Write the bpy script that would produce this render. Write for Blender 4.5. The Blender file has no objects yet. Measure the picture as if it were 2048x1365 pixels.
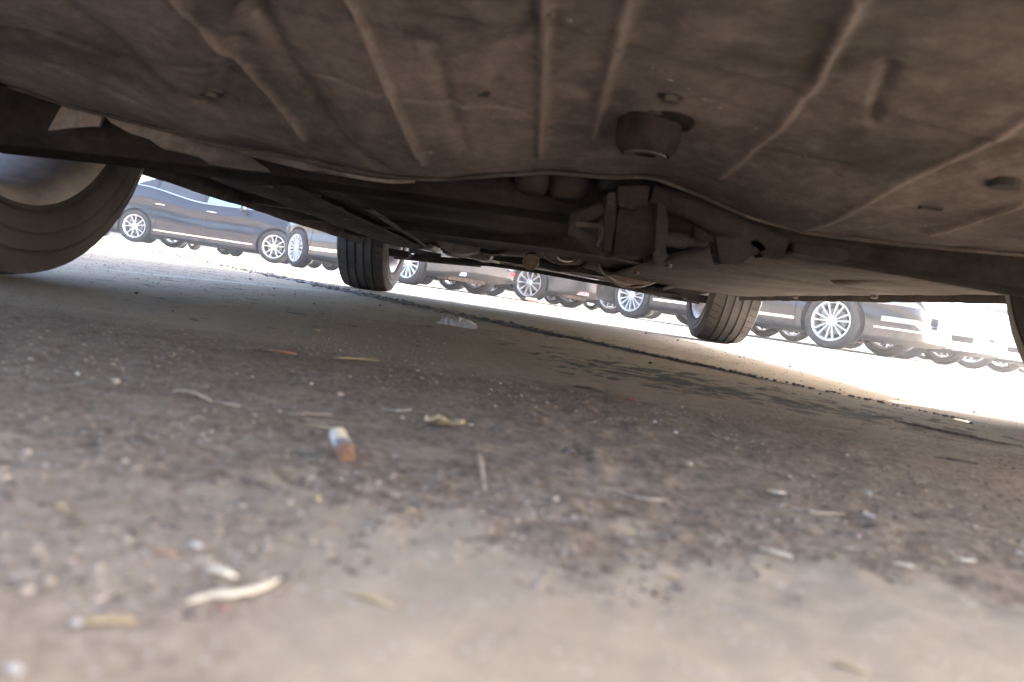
import bpy, bmesh, math, random
import numpy as np
from mathutils import Vector, Matrix, noise
random.seed(7)
rng = np.random.default_rng(11)
SC = bpy.context.scene
COL = SC.collection

# ------------------------------------------------------------------ camera
F_PX = 1536.0
ROLL, PITCH, YAW = math.radians(8.51), math.radians(3.37), math.radians(0.82)
CAM = Vector((-0.06, 0.0, 0.070))
FW = Vector((-math.sin(YAW) * math.cos(PITCH), math.cos(YAW) * math.cos(PITCH), -math.sin(PITCH)))
_r0 = FW.cross(Vector((0, 0, 1))).normalized()
_u0 = _r0.cross(FW)
RT = _r0 * math.cos(ROLL) + _u0 * math.sin(ROLL)
UP = -_r0 * math.sin(ROLL) + _u0 * math.cos(ROLL)
cd = bpy.data.cameras.new('camera')
cam = bpy.data.objects.new('camera', cd)
COL.objects.link(cam)
cam.matrix_world = Matrix(((RT.x, UP.x, -FW.x, CAM.x), (RT.y, UP.y, -FW.y, CAM.y),
                           (RT.z, UP.z, -FW.z, CAM.z), (0, 0, 0, 1)))
cd.sensor_width = 36
cd.lens = 27
cd.clip_start = 0.01
cd.clip_end = 600
cd.dof.use_dof = True
cd.dof.focus_distance = 2.6
cd.dof.aperture_fstop = 11.0
SC.camera = cam

# ------------------------------------------------------------------ light
SUN_EL, SUN_AZ = math.radians(37), Vector((0.92, 0.38, 0)).normalized()
world = bpy.data.worlds.new('World')
SC.world = world
world.use_nodes = True
wn = world.node_tree
for n in list(wn.nodes):
    wn.nodes.remove(n)
sky = wn.nodes.new('ShaderNodeTexSky')
sky.sky_type = 'NISHITA'
sky.sun_disc = False
sky.sun_elevation = SUN_EL
sky.sun_rotation = math.atan2(SUN_AZ.x, SUN_AZ.y)
sky.air_density = 0.7
sky.dust_density = 4.0
sky.ozone_density = 0.6
bg = wn.nodes.new('ShaderNodeBackground')
bg.inputs['Strength'].default_value = 0.15
wo = wn.nodes.new('ShaderNodeOutputWorld')
wn.links.new(sky.outputs[0], bg.inputs[0])
wn.links.new(bg.outputs[0], wo.inputs[0])
sd = bpy.data.lights.new('sun', 'SUN')
sd.energy = 2.6
sd.angle = math.radians(0.5)
sd.color = (1.0, 0.95, 0.88)
sun = bpy.data.objects.new('sun', sd)
COL.objects.link(sun)
sdir = Vector((SUN_AZ.x * math.cos(SUN_EL), SUN_AZ.y * math.cos(SUN_EL), math.sin(SUN_EL)))
sun.rotation_euler = sdir.to_track_quat('Z', 'Y').to_euler()
sun.location = (6, -6, 12)
SC.view_settings.view_transform = 'Standard'
SC.view_settings.look = 'None'
SC.view_settings.gamma = 1
SC.view_settings.use_curve_mapping = False
SC.view_settings.exposure = 3.5
SC.render.engine = 'CYCLES'
SC.cycles.max_bounces = 10
SC.cycles.diffuse_bounces = 6
SC.cycles.use_denoising = True

# ------------------------------------------------------------------ where a sight line meets the ground / a depth
def sight(x, y):
    return FW + RT * ((x - 1024) / F_PX) - UP * ((y - 682.5) / F_PX)
def G(x, y, z=0.0):
    d = sight(x, y)
    return CAM + d * ((z - CAM.z) / d.z)
def D(x, y, Y):
    d = sight(x, y)
    return CAM + d * (Y / d.y)

# ------------------------------------------------------------------ object helpers
def obj(name, bm, mat, parent=None, smooth=True, angle=40):
    if isinstance(bm, bmesh.types.BMesh):
        bmesh.ops.recalc_face_normals(bm, faces=bm.faces)
        me = bpy.data.meshes.new(name)
        if smooth:
            for f in bm.faces:
                f.smooth = True
            ca = math.radians(angle)
            for e in bm.edges:
                if len(e.link_faces) == 2 and e.calc_face_angle(0) > ca:
                    e.smooth = False
        bm.to_mesh(me)
        bm.free()
    else:
        me = bm
    for m in (mat if isinstance(mat, (list, tuple)) else [mat]):
        if m is not None:
            me.materials.append(m)
    o = bpy.data.objects.new(name, me)
    COL.objects.link(o)
    if parent is not None:
        o.parent = parent
    return o
def empty(name, loc=(0, 0, 0), rz=0.0, parent=None):
    o = bpy.data.objects.new(name, None)
    o.empty_display_size = 0.1
    COL.objects.link(o)
    o.location = loc
    o.rotation_euler = (0, 0, rz)
    if parent is not None:
        o.parent = parent
    return o
def tag(o, label=None, cat=None, group=None, kind=None):
    if label: o['label'] = label
    if cat: o['category'] = cat
    if group: o['group'] = group
    if kind: o['kind'] = kind
    return o
def B(): return bmesh.new()
def add_box(bm, c, s, rot=None, bevel=0.0):
    m = Matrix.Translation(Vector(c)) @ (rot.to_4x4() if rot is not None else Matrix.Identity(4)) @ Matrix.Diagonal((s[0], s[1], s[2], 1))
    g = bmesh.ops.create_cube(bm, size=1.0, matrix=m)
    if bevel > 0:
        es = list({e for v in g['verts'] for e in v.link_edges})
        bmesh.ops.bevel(bm, geom=es, offset=bevel, segments=2, affect='EDGES', clamp_overlap=True)
def add_tube(bm, pts, r, n=10, caps=True, close=False, flat=1.0):
    pts = [Vector(p) for p in pts]
    N = len(pts)
    rs = r if isinstance(r, (list, tuple)) else [r] * N
    rings = []
    prev = None
    for i, p in enumerate(pts):
        if close:
            t = pts[(i + 1) % N] - pts[i - 1]
        else:
            t = pts[min(i + 1, N - 1)] - pts[max(i - 1, 0)]
        t.normalize()
        if prev is None:
            a = Vector((0, 0, 1)) if abs(t.z) < 0.9 else Vector((1, 0, 0))
            u = t.cross(a).normalized()
        else:
            u = (prev - t * prev.dot(t)).normalized()
        prev = u
        w = t.cross(u)
        rings.append([bm.verts.new(p + (u * math.cos(2 * math.pi * k / n) + w * math.sin(2 * math.pi * k / n) * flat) * rs[i]) for k in range(n)])
    M = N if close else N - 1
    for i in range(M):
        a, b = rings[i], rings[(i + 1) % N]
        for k in range(n):
            bm.faces.new((a[k], a[(k + 1) % n], b[(k + 1) % n], b[k]))
    if caps and not close:
        bm.faces.new(rings[0][::-1]); bm.faces.new(rings[-1])
def add_lathe(bm, prof, n=48, axis='X', c=(0, 0, 0), close=False):
    """prof: list of (along, radius)"""
    c = Vector(c)
    rings = []
    for a, r in prof:
        ring = []
        for k in range(n):
            t = 2 * math.pi * k / n
            if axis == 'X': v = Vector((a, r * math.cos(t), r * math.sin(t)))
            elif axis == 'Y': v = Vector((r * math.cos(t), a, r * math.sin(t)))
            else: v = Vector((r * math.cos(t), r * math.sin(t), a))
            ring.append(bm.verts.new(c + v))
        rings.append(ring)
    R = len(rings)
    for i in range(R if close else R - 1):
        a, b = rings[i], rings[(i + 1) % R]
        for k in range(n):
            bm.faces.new((a[k], a[(k + 1) % n], b[(k + 1) % n], b[k]))
    if not close:
        for ring, (a, r) in ((rings[0], prof[0]), (rings[-1], prof[-1])):
            if r < 0.03:
                bm.faces.new(ring)
def add_prism(bm, poly, h, axis='Z', base=0.0):
    """poly list of 2d; extruded along axis"""
    def P(a, b, t):
        return {'Z': (a, b, t), 'Y': (a, t, b), 'X': (t, a, b)}[axis]
    lo = [bm.verts.new(P(a, b, base)) for a, b in poly]
    hi = [bm.verts.new(P(a, b, base + h)) for a, b in poly]
    bm.faces.new(lo[::-1]); bm.faces.new(hi)
    n = len(poly)
    for k in range(n):
        bm.faces.new((lo[k], lo[(k + 1) % n], hi[(k + 1) % n], hi[k]))
def grid_bm(P, thick=None):
    """P: (n, m, 3) array -> bmesh sheet, optional thickness vector list"""
    bm = B()
    n, m = P.shape[:2]
    V = [[bm.verts.new(P[i, j]) for j in range(m)] for i in range(n)]
    for i in range(n - 1):
        for j in range(m - 1):
            bm.faces.new((V[i][j], V[i + 1][j], V[i + 1][j + 1], V[i][j + 1]))
    if thick:
        bmesh.ops.recalc_face_normals(bm, faces=bm.faces)
        bmesh.ops.solidify(bm, geom=bm.faces[:], thickness=thick)
    return bm
def sheet_mesh(name, P):
    n, m = P.shape[:2]
    me = bpy.data.meshes.new(name)
    idx = np.arange(n * m).reshape(n, m)
    q = np.stack([idx[:-1, :-1], idx[:-1, 1:], idx[1:, 1:], idx[1:, :-1]], -1).reshape(-1, 4)
    me.vertices.add(n * m)
    me.vertices.foreach_set('co', P.reshape(-1).astype(np.float32))
    me.loops.add(q.size)
    me.loops.foreach_set('vertex_index', q.reshape(-1).astype(np.int32))
    me.polygons.add(len(q))
    me.polygons.foreach_set('loop_start', (np.arange(len(q)) * 4).astype(np.int32))
    me.polygons.foreach_set('loop_total', np.full(len(q), 4, np.int32))
    me.polygons.foreach_set('use_smooth', np.ones(len(q), bool))
    me.update(calc_edges=True)
    return me

# ------------------------------------------------------------------ numpy value noise
_tab = rng.random((256, 256))
def vn(x, y):
    xi = np.floor(x).astype(int); yi = np.floor(y).astype(int)
    fx = x - xi; fy = y - yi
    fx = fx * fx * (3 - 2 * fx); fy = fy * fy * (3 - 2 * fy)
    t = lambda a, b: _tab[a % 256, b % 256]
    return (t(xi, yi) * (1 - fx) + t(xi + 1, yi) * fx) * (1 - fy) + (t(xi, yi + 1) * (1 - fx) + t(xi + 1, yi + 1) * fx) * fy
def fbm(x, y, o=4):
    s = 0; a = 0.5
    for k in range(o):
        s = s + a * vn(x * 2 ** k + 17.3 * k, y * 2 ** k + 5.1 * k); a *= 0.5
    return s
def sst(a, b, x):
    t = np.clip((x - a) / (b - a), 0, 1)
    return t * t * (3 - 2 * t)

# ------------------------------------------------------------------ materials
def mat(name, col=(0.5, 0.5, 0.5), rough=0.5, metal=0.0, coat=0.0, spec=0.5, build=None):
    m = bpy.data.materials.new(name)
    m.use_nodes = True
    nt = m.node_tree
    p = nt.nodes['Principled BSDF']
    p.inputs['Base Color'].default_value = (*col, 1)
    p.inputs['Roughness'].default_value = rough
    p.inputs['Metallic'].default_value = metal
    p.inputs['Coat Weight'].default_value = coat
    p.inputs['Coat Roughness'].default_value = 0.03
    p.inputs['Specular IOR Level'].default_value = spec
    if build: build(nt, p)
    return m
def N(nt, t, **kw):
    n = nt.nodes.new(t)
    for k, v in kw.items():
        if k in n.inputs: n.inputs[k].default_value = v
        else: setattr(n, k, v)
    return n
def L(nt, a, b): nt.links.new(a, b)
def coords(nt, scale=(1, 1, 1), kind='Object'):
    tc = N(nt, 'ShaderNodeTexCoord')
    mp = N(nt, 'ShaderNodeMapping')
    mp.inputs['Scale'].default_value = scale
    L(nt, tc.outputs[kind], mp.inputs['Vector'])
    return mp.outputs[0]
def ntex(nt, vec, scale, detail=6, rough=0.6, dist=0.0):
    n = N(nt, 'ShaderNodeTexNoise', Scale=scale, Detail=detail, Roughness=rough, Distortion=dist)
    L(nt, vec, n.inputs['Vector'])
    return n.outputs[0]
def ramp(nt, fac, stops):
    r = N(nt, 'ShaderNodeValToRGB')
    el = r.color_ramp.elements
    while len(el) < len(stops): el.new(0.5)
    for e, (p, c) in zip(el, stops):
        e.position = p
        e.color = (*c, 1) if isinstance(c, tuple) else (c, c, c, 1)
    L(nt, fac, r.inputs[0])
    return r.outputs[0]
def mix(nt, fac, a, b, mode='MIX'):
    m = N(nt, 'ShaderNodeMix', data_type='RGBA', blend_type=mode)
    for s, v in ((0, fac), (6, a), (7, b)):
        if isinstance(v, (int, float)): m.inputs[s].default_value = v
        elif isinstance(v, tuple): m.inputs[s].default_value = (*v, 1)
        else: L(nt, v, m.inputs[s])
    return m.outputs[2]
def math_(nt, op, a, b=0.0, clamp=False):
    m = N(nt, 'ShaderNodeMath', operation=op, use_clamp=clamp)
    for s, v in ((0, a), (1, b)):
        if isinstance(v, (int, float)): m.inputs[s].default_value = v
        else: L(nt, v, m.inputs[s])
    return m.outputs[0]
def bump(nt, p, h, strength=0.3, dist=0.002):
    b = N(nt, 'ShaderNodeBump', Strength=strength, Distance=dist)
    L(nt, h, b.inputs['Height'])
    L(nt, b.outputs[0], p.inputs['Normal'])

# the joint in the paving runs diagonally; signed distance to it (positive = far side)
JA, JB = Vector((0.35, 1.13)), Vector((-3.75, 7.04))
JD = (JB - JA).normalized(); JN = Vector((-JD.y, JD.x))
if JN.y < 0: JN = -JN

def build_ground(nt, p):
    v = coords(nt)
    sep = N(nt, 'ShaderNodeSeparateXYZ'); L(nt, v, sep.inputs[0])
    X, Y = sep.outputs[0], sep.outputs[1]
    # distance to the joint picks the newer, paler slab beyond it
    d = math_(nt, 'ADD', math_(nt, 'MULTIPLY', X, JN.x), math_(nt, 'MULTIPLY', Y, JN.y))
    d = math_(nt, 'SUBTRACT', d, JA.dot(JN))
    far = math_(nt, 'MULTIPLY', math_(nt, 'SUBTRACT', math_(nt, 'ADD', d, math_(nt, 'MULTIPLY', ntex(nt, v, 1.3, 6, .65), .5)), 0.55), 2.6, clamp=True)
    n1 = ntex(nt, v, 3.0, 8, 0.6)
    n2 = ntex(nt, v, 60.0, 6, 0.7)
    n3 = ntex(nt, v, 400.0, 3, 0.7)
    tan_ = ramp(nt, n1, [(0.3, (0.285, 0.218, 0.146)), (0.7, (0.375, 0.302, 0.212))])
    pale = ramp(nt, n1, [(0.3, (0.32, 0.275, 0.225)), (0.7, (0.42, 0.365, 0.31))])
    base = mix(nt, far, tan_, pale)
    base = mix(nt, 0.55, base, ramp(nt, n2, [(0.25, 0.35), (0.75, 0.68)]), 'OVERLAY')
    # trodden dirt band
    wob = ntex(nt, v, 9.0, 9, 0.74, 0.4)
    wob2 = ntex(nt, v, 2.3, 3, 0.5)
    yy = math_(nt, 'ADD', Y, math_(nt, 'MULTIPLY', math_(nt, 'SUBTRACT', wob, 0.5), 0.42))
    yy = math_(nt, 'ADD', yy, math_(nt, 'MULTIPLY', X, -0.05))
    lo = math_(nt, 'MULTIPLY', math_(nt, 'SUBTRACT', yy, 0.215), 40.0, clamp=True)
    hi = math_(nt, 'SUBTRACT', 1.0, math_(nt, 'MULTIPLY', math_(nt, 'SUBTRACT', yy, 0.60), 9.0, clamp=True))
    dirt = math_(nt, 'MULTIPLY', lo, hi)
    # a tongue of dirt that runs to the lower left
    tl = math_(nt, 'MULTIPLY', math_(nt, 'SUBTRACT', -0.09, math_(nt, 'ADD', X, math_(nt, 'MULTIPLY', math_(nt, 'SUBTRACT', wob, 0.5), 0.16))), 40.0, clamp=True)
    tl = math_(nt, 'MULTIPLY', tl, math_(nt, 'MULTIPLY', math_(nt, 'SUBTRACT', 0.26, Y), 20.0, clamp=True))
    dirt = math_(nt, 'MAXIMUM', dirt, math_(nt, 'MULTIPLY', tl, 0.7))
    spk = ramp(nt, ntex(nt, v, 170.0, 5, 0.75), [(0.36, (0.095, 0.064, 0.041)), (0.50, (0.195, 0.140, 0.093)), (0.66, (0.31, 0.238, 0.168))])
    blot = ramp(nt, ntex(nt, v, 26.0, 7, 0.72), [(0.34, 0.45), (0.52, 1.0)])
    dirtf = math_(nt, 'MULTIPLY', dirt, blot, clamp=True)
    base = mix(nt, dirtf, base, spk)
    # dark pits where the surface film has peeled
    pv = coords(nt, (1.0, 1.0, 1.0))
    pn = ntex(nt, pv, 27.0, 5, 0.6, 0.6)
    pm = ntex(nt, pv, 1.6, 3, 0.6)
    def blob(cx_, cy_, sx_, sy_):
        q1 = math_(nt, 'POWER', math_(nt, 'ABSOLUTE', math_(nt, 'DIVIDE', math_(nt, 'SUBTRACT', X, cx_), sx_)), 2.0)
        q2 = math_(nt, 'POWER', math_(nt, 'ABSOLUTE', math_(nt, 'DIVIDE', math_(nt, 'SUBTRACT', Y, cy_), sy_)), 2.0)
        return math_(nt, 'SUBTRACT', 1.0, math_(nt, 'ADD', q1, q2), clamp=True)
    pm = math_(nt, 'ADD', pm, math_(nt, 'MULTIPLY', blob(.13, .92, .22, .28), .22))
    pm = math_(nt, 'ADD', pm, math_(nt, 'MULTIPLY', blob(.40, .82, .26, .20), .24))
    pm = math_(nt, 'ADD', pm, math_(nt, 'MULTIPLY', blob(-.15, 1.5, .3, .4), .12))
    pm = math_(nt, 'ADD', pm, math_(nt, 'MULTIPLY', blob(-.45, 1.1, .35, .3), .12))
    thr = math_(nt, 'SUBTRACT', pn, math_(nt, 'SUBTRACT', 0.92, math_(nt, 'MULTIPLY', pm, 0.56)))
    pit = math_(nt, 'MULTIPLY', thr, 45.0, clamp=True)
    pit = math_(nt, 'MULTIPLY', pit, math_(nt, 'SUBTRACT', 1.0, dirt))
    pit = math_(nt, 'MULTIPLY', pit, math_(nt, 'MULTIPLY', math_(nt, 'SUBTRACT', Y, 0.5), 3.0, clamp=True))
    base = mix(nt, math_(nt, 'MULTIPLY', pit, 0.85), base, (0.05, 0.046, 0.044))
    # pale grit and dark grit
    g = N(nt, 'ShaderNodeTexVoronoi', Scale=330.0); L(nt, v, g.inputs['Vector'])
    sp = math_(nt, 'MULTIPLY', math_(nt, 'LESS_THAN', g.outputs['Distance'], 0.24), math_(nt, 'GREATER_THAN', ntex(nt, v, 90.0, 2, 0.5), 0.56))
    base = mix(nt, math_(nt, 'MULTIPLY', sp, 0.5), base, (0.50, 0.46, 0.42))
    # faint pale line, broken up by noise
    e = math_(nt, 'ADD', math_(nt, 'MULTIPLY', X, 0.957), math_(nt, 'MULTIPLY', Y, -0.291))
    e = math_(nt, 'ABSOLUTE', math_(nt, 'ADD', e, 1.315))
    ln = math_(nt, 'MULTIPLY', math_(nt, 'SUBTRACT', 0.04, e), 60.0, clamp=True)
    ln = math_(nt, 'MULTIPLY', ln, math_(nt, 'MULTIPLY', math_(nt, 'SUBTRACT', Y, 1.45), 5.0, clamp=True))
    ln = math_(nt, 'MULTIPLY', ln, math_(nt, 'MULTIPLY', math_(nt, 'SUBTRACT', n2, 0.36), 4.0, clamp=True))
    base = mix(nt, math_(nt, 'MULTIPLY', ln, 0.45), base, (0.62, 0.60, 0.57))
    L(nt, base, p.inputs['Base Color'])
    p.inputs['Roughness'].default_value = 0.85
    p.inputs['Specular IOR Level'].default_value = 0.3
    h = math_(nt, 'ADD', math_(nt, 'MULTIPLY', n2, 1.0), math_(nt, 'MULTIPLY', n3, 0.5))
    h = math_(nt, 'SUBTRACT', h, math_(nt, 'MULTIPLY', pit, 1.3))
    bump(nt, p, h, 0.55, 0.0016)

M = {}
M['ground'] = mat('paving', rough=0.85, build=build_ground)

def build_under(c1, c2, c3, sc=7.0, r0=.45):
    def f(nt, p):
        v = coords(nt)
        a = ntex(nt, v, sc, 9, 0.72, 0.3)
        b = ntex(nt, v, sc * 9, 6, 0.75)
        col = ramp(nt, a, [(0.34, c1), (0.50, c2), (0.66, c3)])
        col = mix(nt, 0.75, col, ramp(nt, b, [(0.3, 0.28), (0.7, 0.70)]), 'OVERLAY')
        L(nt, col, p.inputs['Base Color'])
        L(nt, ramp(nt, a, [(0.3, r0), (0.7, max(.85, r0))]), p.inputs['Roughness'])
        bump(nt, p, b, 0.4, 0.002)
    return f
def build_pan(nt, p):
    v = coords(nt)
    a = ntex(nt, v, 6.0, 12, 0.82, 0.2)
    c = ntex(nt, v, 4.0, 9, 0.72)
    b = ntex(nt, v, 75.0, 7, 0.78)
    col = ramp(nt, a, [(0.33, (0.072, 0.064, 0.060)), (0.50, (0.160, 0.140, 0.132)), (0.66, (0.240, 0.208, 0.197))])
    blot = ramp(nt, c, [(0.46, 0.0), (0.58, 1.0)])
    col = mix(nt, math_(nt, 'MULTIPLY', blot, math_(nt, 'ADD', 0.35, a)), col, (0.045, 0.041, 0.038))
    col = mix(nt, 0.8, col, ramp(nt, b, [(0.3, 0.30), (0.7, 0.68)]), 'OVERLAY')
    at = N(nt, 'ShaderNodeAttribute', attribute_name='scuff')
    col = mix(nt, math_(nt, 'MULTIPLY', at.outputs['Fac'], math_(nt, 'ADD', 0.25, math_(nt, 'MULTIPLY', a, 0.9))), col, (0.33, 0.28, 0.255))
    L(nt, col, p.inputs['Base Color'])
    p.inputs['Roughness'].default_value = 0.8
    bump(nt, p, b, 0.45, 0.0015)
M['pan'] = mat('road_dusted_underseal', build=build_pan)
M['mount_pre'] = mat('dull_edge', build=build_under((0.02, 0.018, 0.016), (0.05, 0.042, 0.038), (0.10, 0.085, 0.077), 30))
M['floor'] = mat('dark_underseal', build=build_under((0.022, 0.020, 0.019), (0.036, 0.032, 0.030), (0.056, 0.050, 0.046), 7.0, .95), spec=.05)
M['plate'] = mat('galvanised_shield', build=build_under((0.07, 0.06, 0.055), (0.16, 0.14, 0.125), (0.27, 0.24, 0.215), 12), metal=0.3)
M['steel'] = mat('rusty_steel', build=build_under((0.06, 0.045, 0.038), (0.15, 0.11, 0.09), (0.30, 0.24, 0.20), 16), metal=0.35)
def build_tyre(nt, p):
    v = coords(nt)
    a = ntex(nt, v, 9.0, 6, 0.65)
    b = ntex(nt, v, 160.0, 3, 0.6)
    c = ramp(nt, a, [(0.3, (0.020, 0.019, 0.018)), (0.7, (0.062, 0.056, 0.050))])
    L(nt, c, p.inputs['Base Color'])
    bump(nt, p, b, 0.15, 0.001)
M['tyre'] = mat('tyre_rubber', rough=0.75, spec=0.35, build=build_tyre)
def build_alloy(nt, p):
    v = coords(nt)
    a = ntex(nt, v, 14.0, 5, 0.6)
    L(nt, ramp(nt, a, [(0.3, (0.52, 0.51, 0.50)), (0.7, (0.74, 0.74, 0.73))]), p.inputs['Base Color'])
M['alloy'] = mat('silver_alloy', rough=0.38, metal=0.55, build=build_alloy)
def build_old(nt, p):
    v = coords(nt)
    a = ntex(nt, v, 9.0, 7, 0.7)
    L(nt, ramp(nt, a, [(0.3, (0.28, 0.255, 0.24)), (0.7, (0.60, 0.57, 0.55))]), p.inputs['Base Color'])
    L(nt, ramp(nt, a, [(0.3, 0.6), (0.7, 0.35)]), p.inputs['Roughness'])
M['old_alloy'] = mat('dusty_alloy', rough=0.5, metal=0.5, build=build_old)
M['disc'] = mat('brake_disc', (0.22, 0.21, 0.20), 0.4, 0.8)
M['liner'] = mat('black_plastic', (0.018, 0.018, 0.018), 0.7)
M['trim'] = mat('satin_black_trim', (0.02, 0.02, 0.021), 0.35)
M['chrome'] = mat('chrome', (0.85, 0.85, 0.85), 0.12, 1.0)
M['glass'] = mat('tinted_glass', (0.015, 0.02, 0.025), 0.03, spec=0.9)
M['teal_glass'] = mat('green_glass', (0.20, 0.36, 0.32), 0.05, spec=0.8)
def paint(name, col, dust=(0.24, 0.19, 0.15), amount=0.5):
    def f(nt, p):
        v = coords(nt)
        sep = N(nt, 'ShaderNodeSeparateXYZ'); L(nt, v, sep.inputs[0])
        low = math_(nt, 'SUBTRACT', 1.0, math_(nt, 'MULTIPLY', math_(nt, 'SUBTRACT', sep.outputs[2], 0.18), 4.0, clamp=True))
        nz = ramp(nt, ntex(nt, v, 6.0, 7, 0.7), [(0.35, 0.1), (0.7, 1.0)])
        d = math_(nt, 'MULTIPLY', math_(nt, 'MULTIPLY', low, nz), amount, clamp=True)
        d = math_(nt, 'ADD', d, math_(nt, 'MULTIPLY', nz, 0.012))
        L(nt, mix(nt, d, col, dust), p.inputs['Base Color'])
        L(nt, math_(nt, 'ADD', 0.28, math_(nt, 'MULTIPLY', d, 0.5)), p.inputs['Roughness'])
        L(nt, math_(nt, 'SUBTRACT', 1.0, math_(nt, 'MULTIPLY', d, 1.2), clamp=True), p.inputs['Coat Weight'])
    return mat(name, col, 0.3, 0.0, 1.0, spec=0.08, build=f)
M['black'] = paint('black_paint', (0.012, 0.012, 0.014))
M['navy'] = paint('midnight_paint', (0.008, 0.010, 0.020))
M['grey'] = paint('graphite_paint', (0.055, 0.053, 0.052))
M['bronze'] = paint('silver_grey_paint', (0.20, 0.19, 0.185))
M['white'] = paint('white_paint', (0.78, 0.78, 0.77), amount=0.25)
M['silver'] = paint('silver_paint', (0.42, 0.42, 0.43))
M['red'] = mat('red_reflector', (0.55, 0.02, 0.02), 0.15)
M['lamp'] = mat('lamp_lens', (0.30, 0.30, 0.30), 0.15, 0.3)
M['blue'] = mat('plate_blue', (0.02, 0.09, 0.42), 0.4)
M['plate_white'] = mat('plate_white', (0.8, 0.8, 0.8), 0.4)
M['stone'] = mat('grey_stone', build=build_under((0.09, 0.070, 0.052), (0.19, 0.152, 0.118), (0.32, 0.268, 0.215), 300), rough=0.9)
M['dark_stone'] = mat('dark_stone', build=build_under((0.015, 0.014, 0.013), (0.035, 0.032, 0.03), (0.08, 0.075, 0.07), 200), rough=0.9)
def organic(name, a, b, sc=250):
    def f(nt, p):
        v = coords(nt)
        L(nt, ramp(nt, ntex(nt, v, sc, 5, 0.6), [(0.35, a), (0.65, b)]), p.inputs['Base Color'])
    return mat(name, a, 0.75, build=f)
M['straw'] = organic('dry_straw', (0.26, 0.20, 0.14), (0.45, 0.36, 0.26))
M['cream'] = organic('pale_petal', (0.55, 0.45, 0.31), (0.72, 0.63, 0.47))
M['leaf'] = organic('dry_leaf', (0.30, 0.21, 0.10), (0.44, 0.34, 0.19))
M['orange'] = organic('orange_scrap', (0.34, 0.17, 0.09), (0.45, 0.26, 0.15))
M['rust'] = organic('russet_scrap', (0.28, 0.12, 0.06), (0.42, 0.20, 0.11))
M['redbit'] = organic('red_scrap', (0.26, 0.07, 0.07), (0.34, 0.12, 0.11))
M['twig'] = organic('dark_twig', (0.06, 0.042, 0.032), (0.14, 0.10, 0.075))
M['whitebit'] = organic('white_scrap', (0.38, 0.34, 0.29), (0.52, 0.48, 0.42))
M['filter'] = organic('cork_filter', (0.52, 0.42, 0.26), (0.62, 0.52, 0.34))
M['paper'] = organic('cigarette_paper', (0.44, 0.44, 0.41), (0.55, 0.55, 0.52))
M['ash'] = organic('scorched_end', (0.17, 0.082, 0.042), (0.27, 0.14, 0.075))
M['band'] = organic('grey_blue_band', (0.12, 0.115, 0.12), (0.18, 0.17, 0.17))
def build_film(nt, p):
    p.inputs['Alpha'].default_value = 0.8
M['film'] = mat('clear_plastic', (0.66, 0.65, 0.62), 0.3, build=build_film)

# ------------------------------------------------------------------ ground: one sheet, finely divided near the lens
def spaced(lo, hi, c, d0, k):
    a = [c]; s = d0
    while a[-1] < hi: a.append(a[-1] + s); s *= k
    b = [c]; s = d0
    while b[-1] > lo: b.append(b[-1] - s); s *= k
    return np.array(sorted(set(b[1:] + a)))
gx = spaced(-260, 260, -0.02, 0.0032, 1.026)
gy = spaced(-60, 420, 0.25, 0.0032, 1.026)
GX, GY = np.meshgrid(gx, gy)
band = sst(0.15, 0.24, GY) * (1 - sst(0.55, 0.75, GY)) * (1 - sst(0.9, 1.3, abs(GX)))
near = np.exp(-((GX + 0.02) ** 2 + (GY - 0.3) ** 2) / 0.6)
H = near * (fbm(GX * 14, GY * 14, 4) - 0.47) * 0.0035
H = H + band * (fbm(GX * 110, GY * 110, 3) - 0.45) * 0.0045 * np.clip(near * 2, 0, 1)
def ground_z(x, y):
    x = np.array([x]); y = np.array([y])
    b = sst(0.15, 0.24, y) * (1 - sst(0.55, 0.75, y)) * (1 - sst(0.9, 1.3, abs(x)))
    ne = np.exp(-((x + 0.02) ** 2 + (y - 0.3) ** 2) / 0.6)
    h = ne * (fbm(x * 14, y * 14, 4) - 0.47) * 0.0035 + b * (fbm(x * 110, y * 110, 3) - 0.45) * 0.0045 * np.clip(ne * 2, 0, 1)
    return float(h[0])
gm = sheet_mesh('ground', np.stack([GX, GY, H], -1))
ground = obj('ground', gm, M['ground'])
tag(ground, kind='structure')

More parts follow.
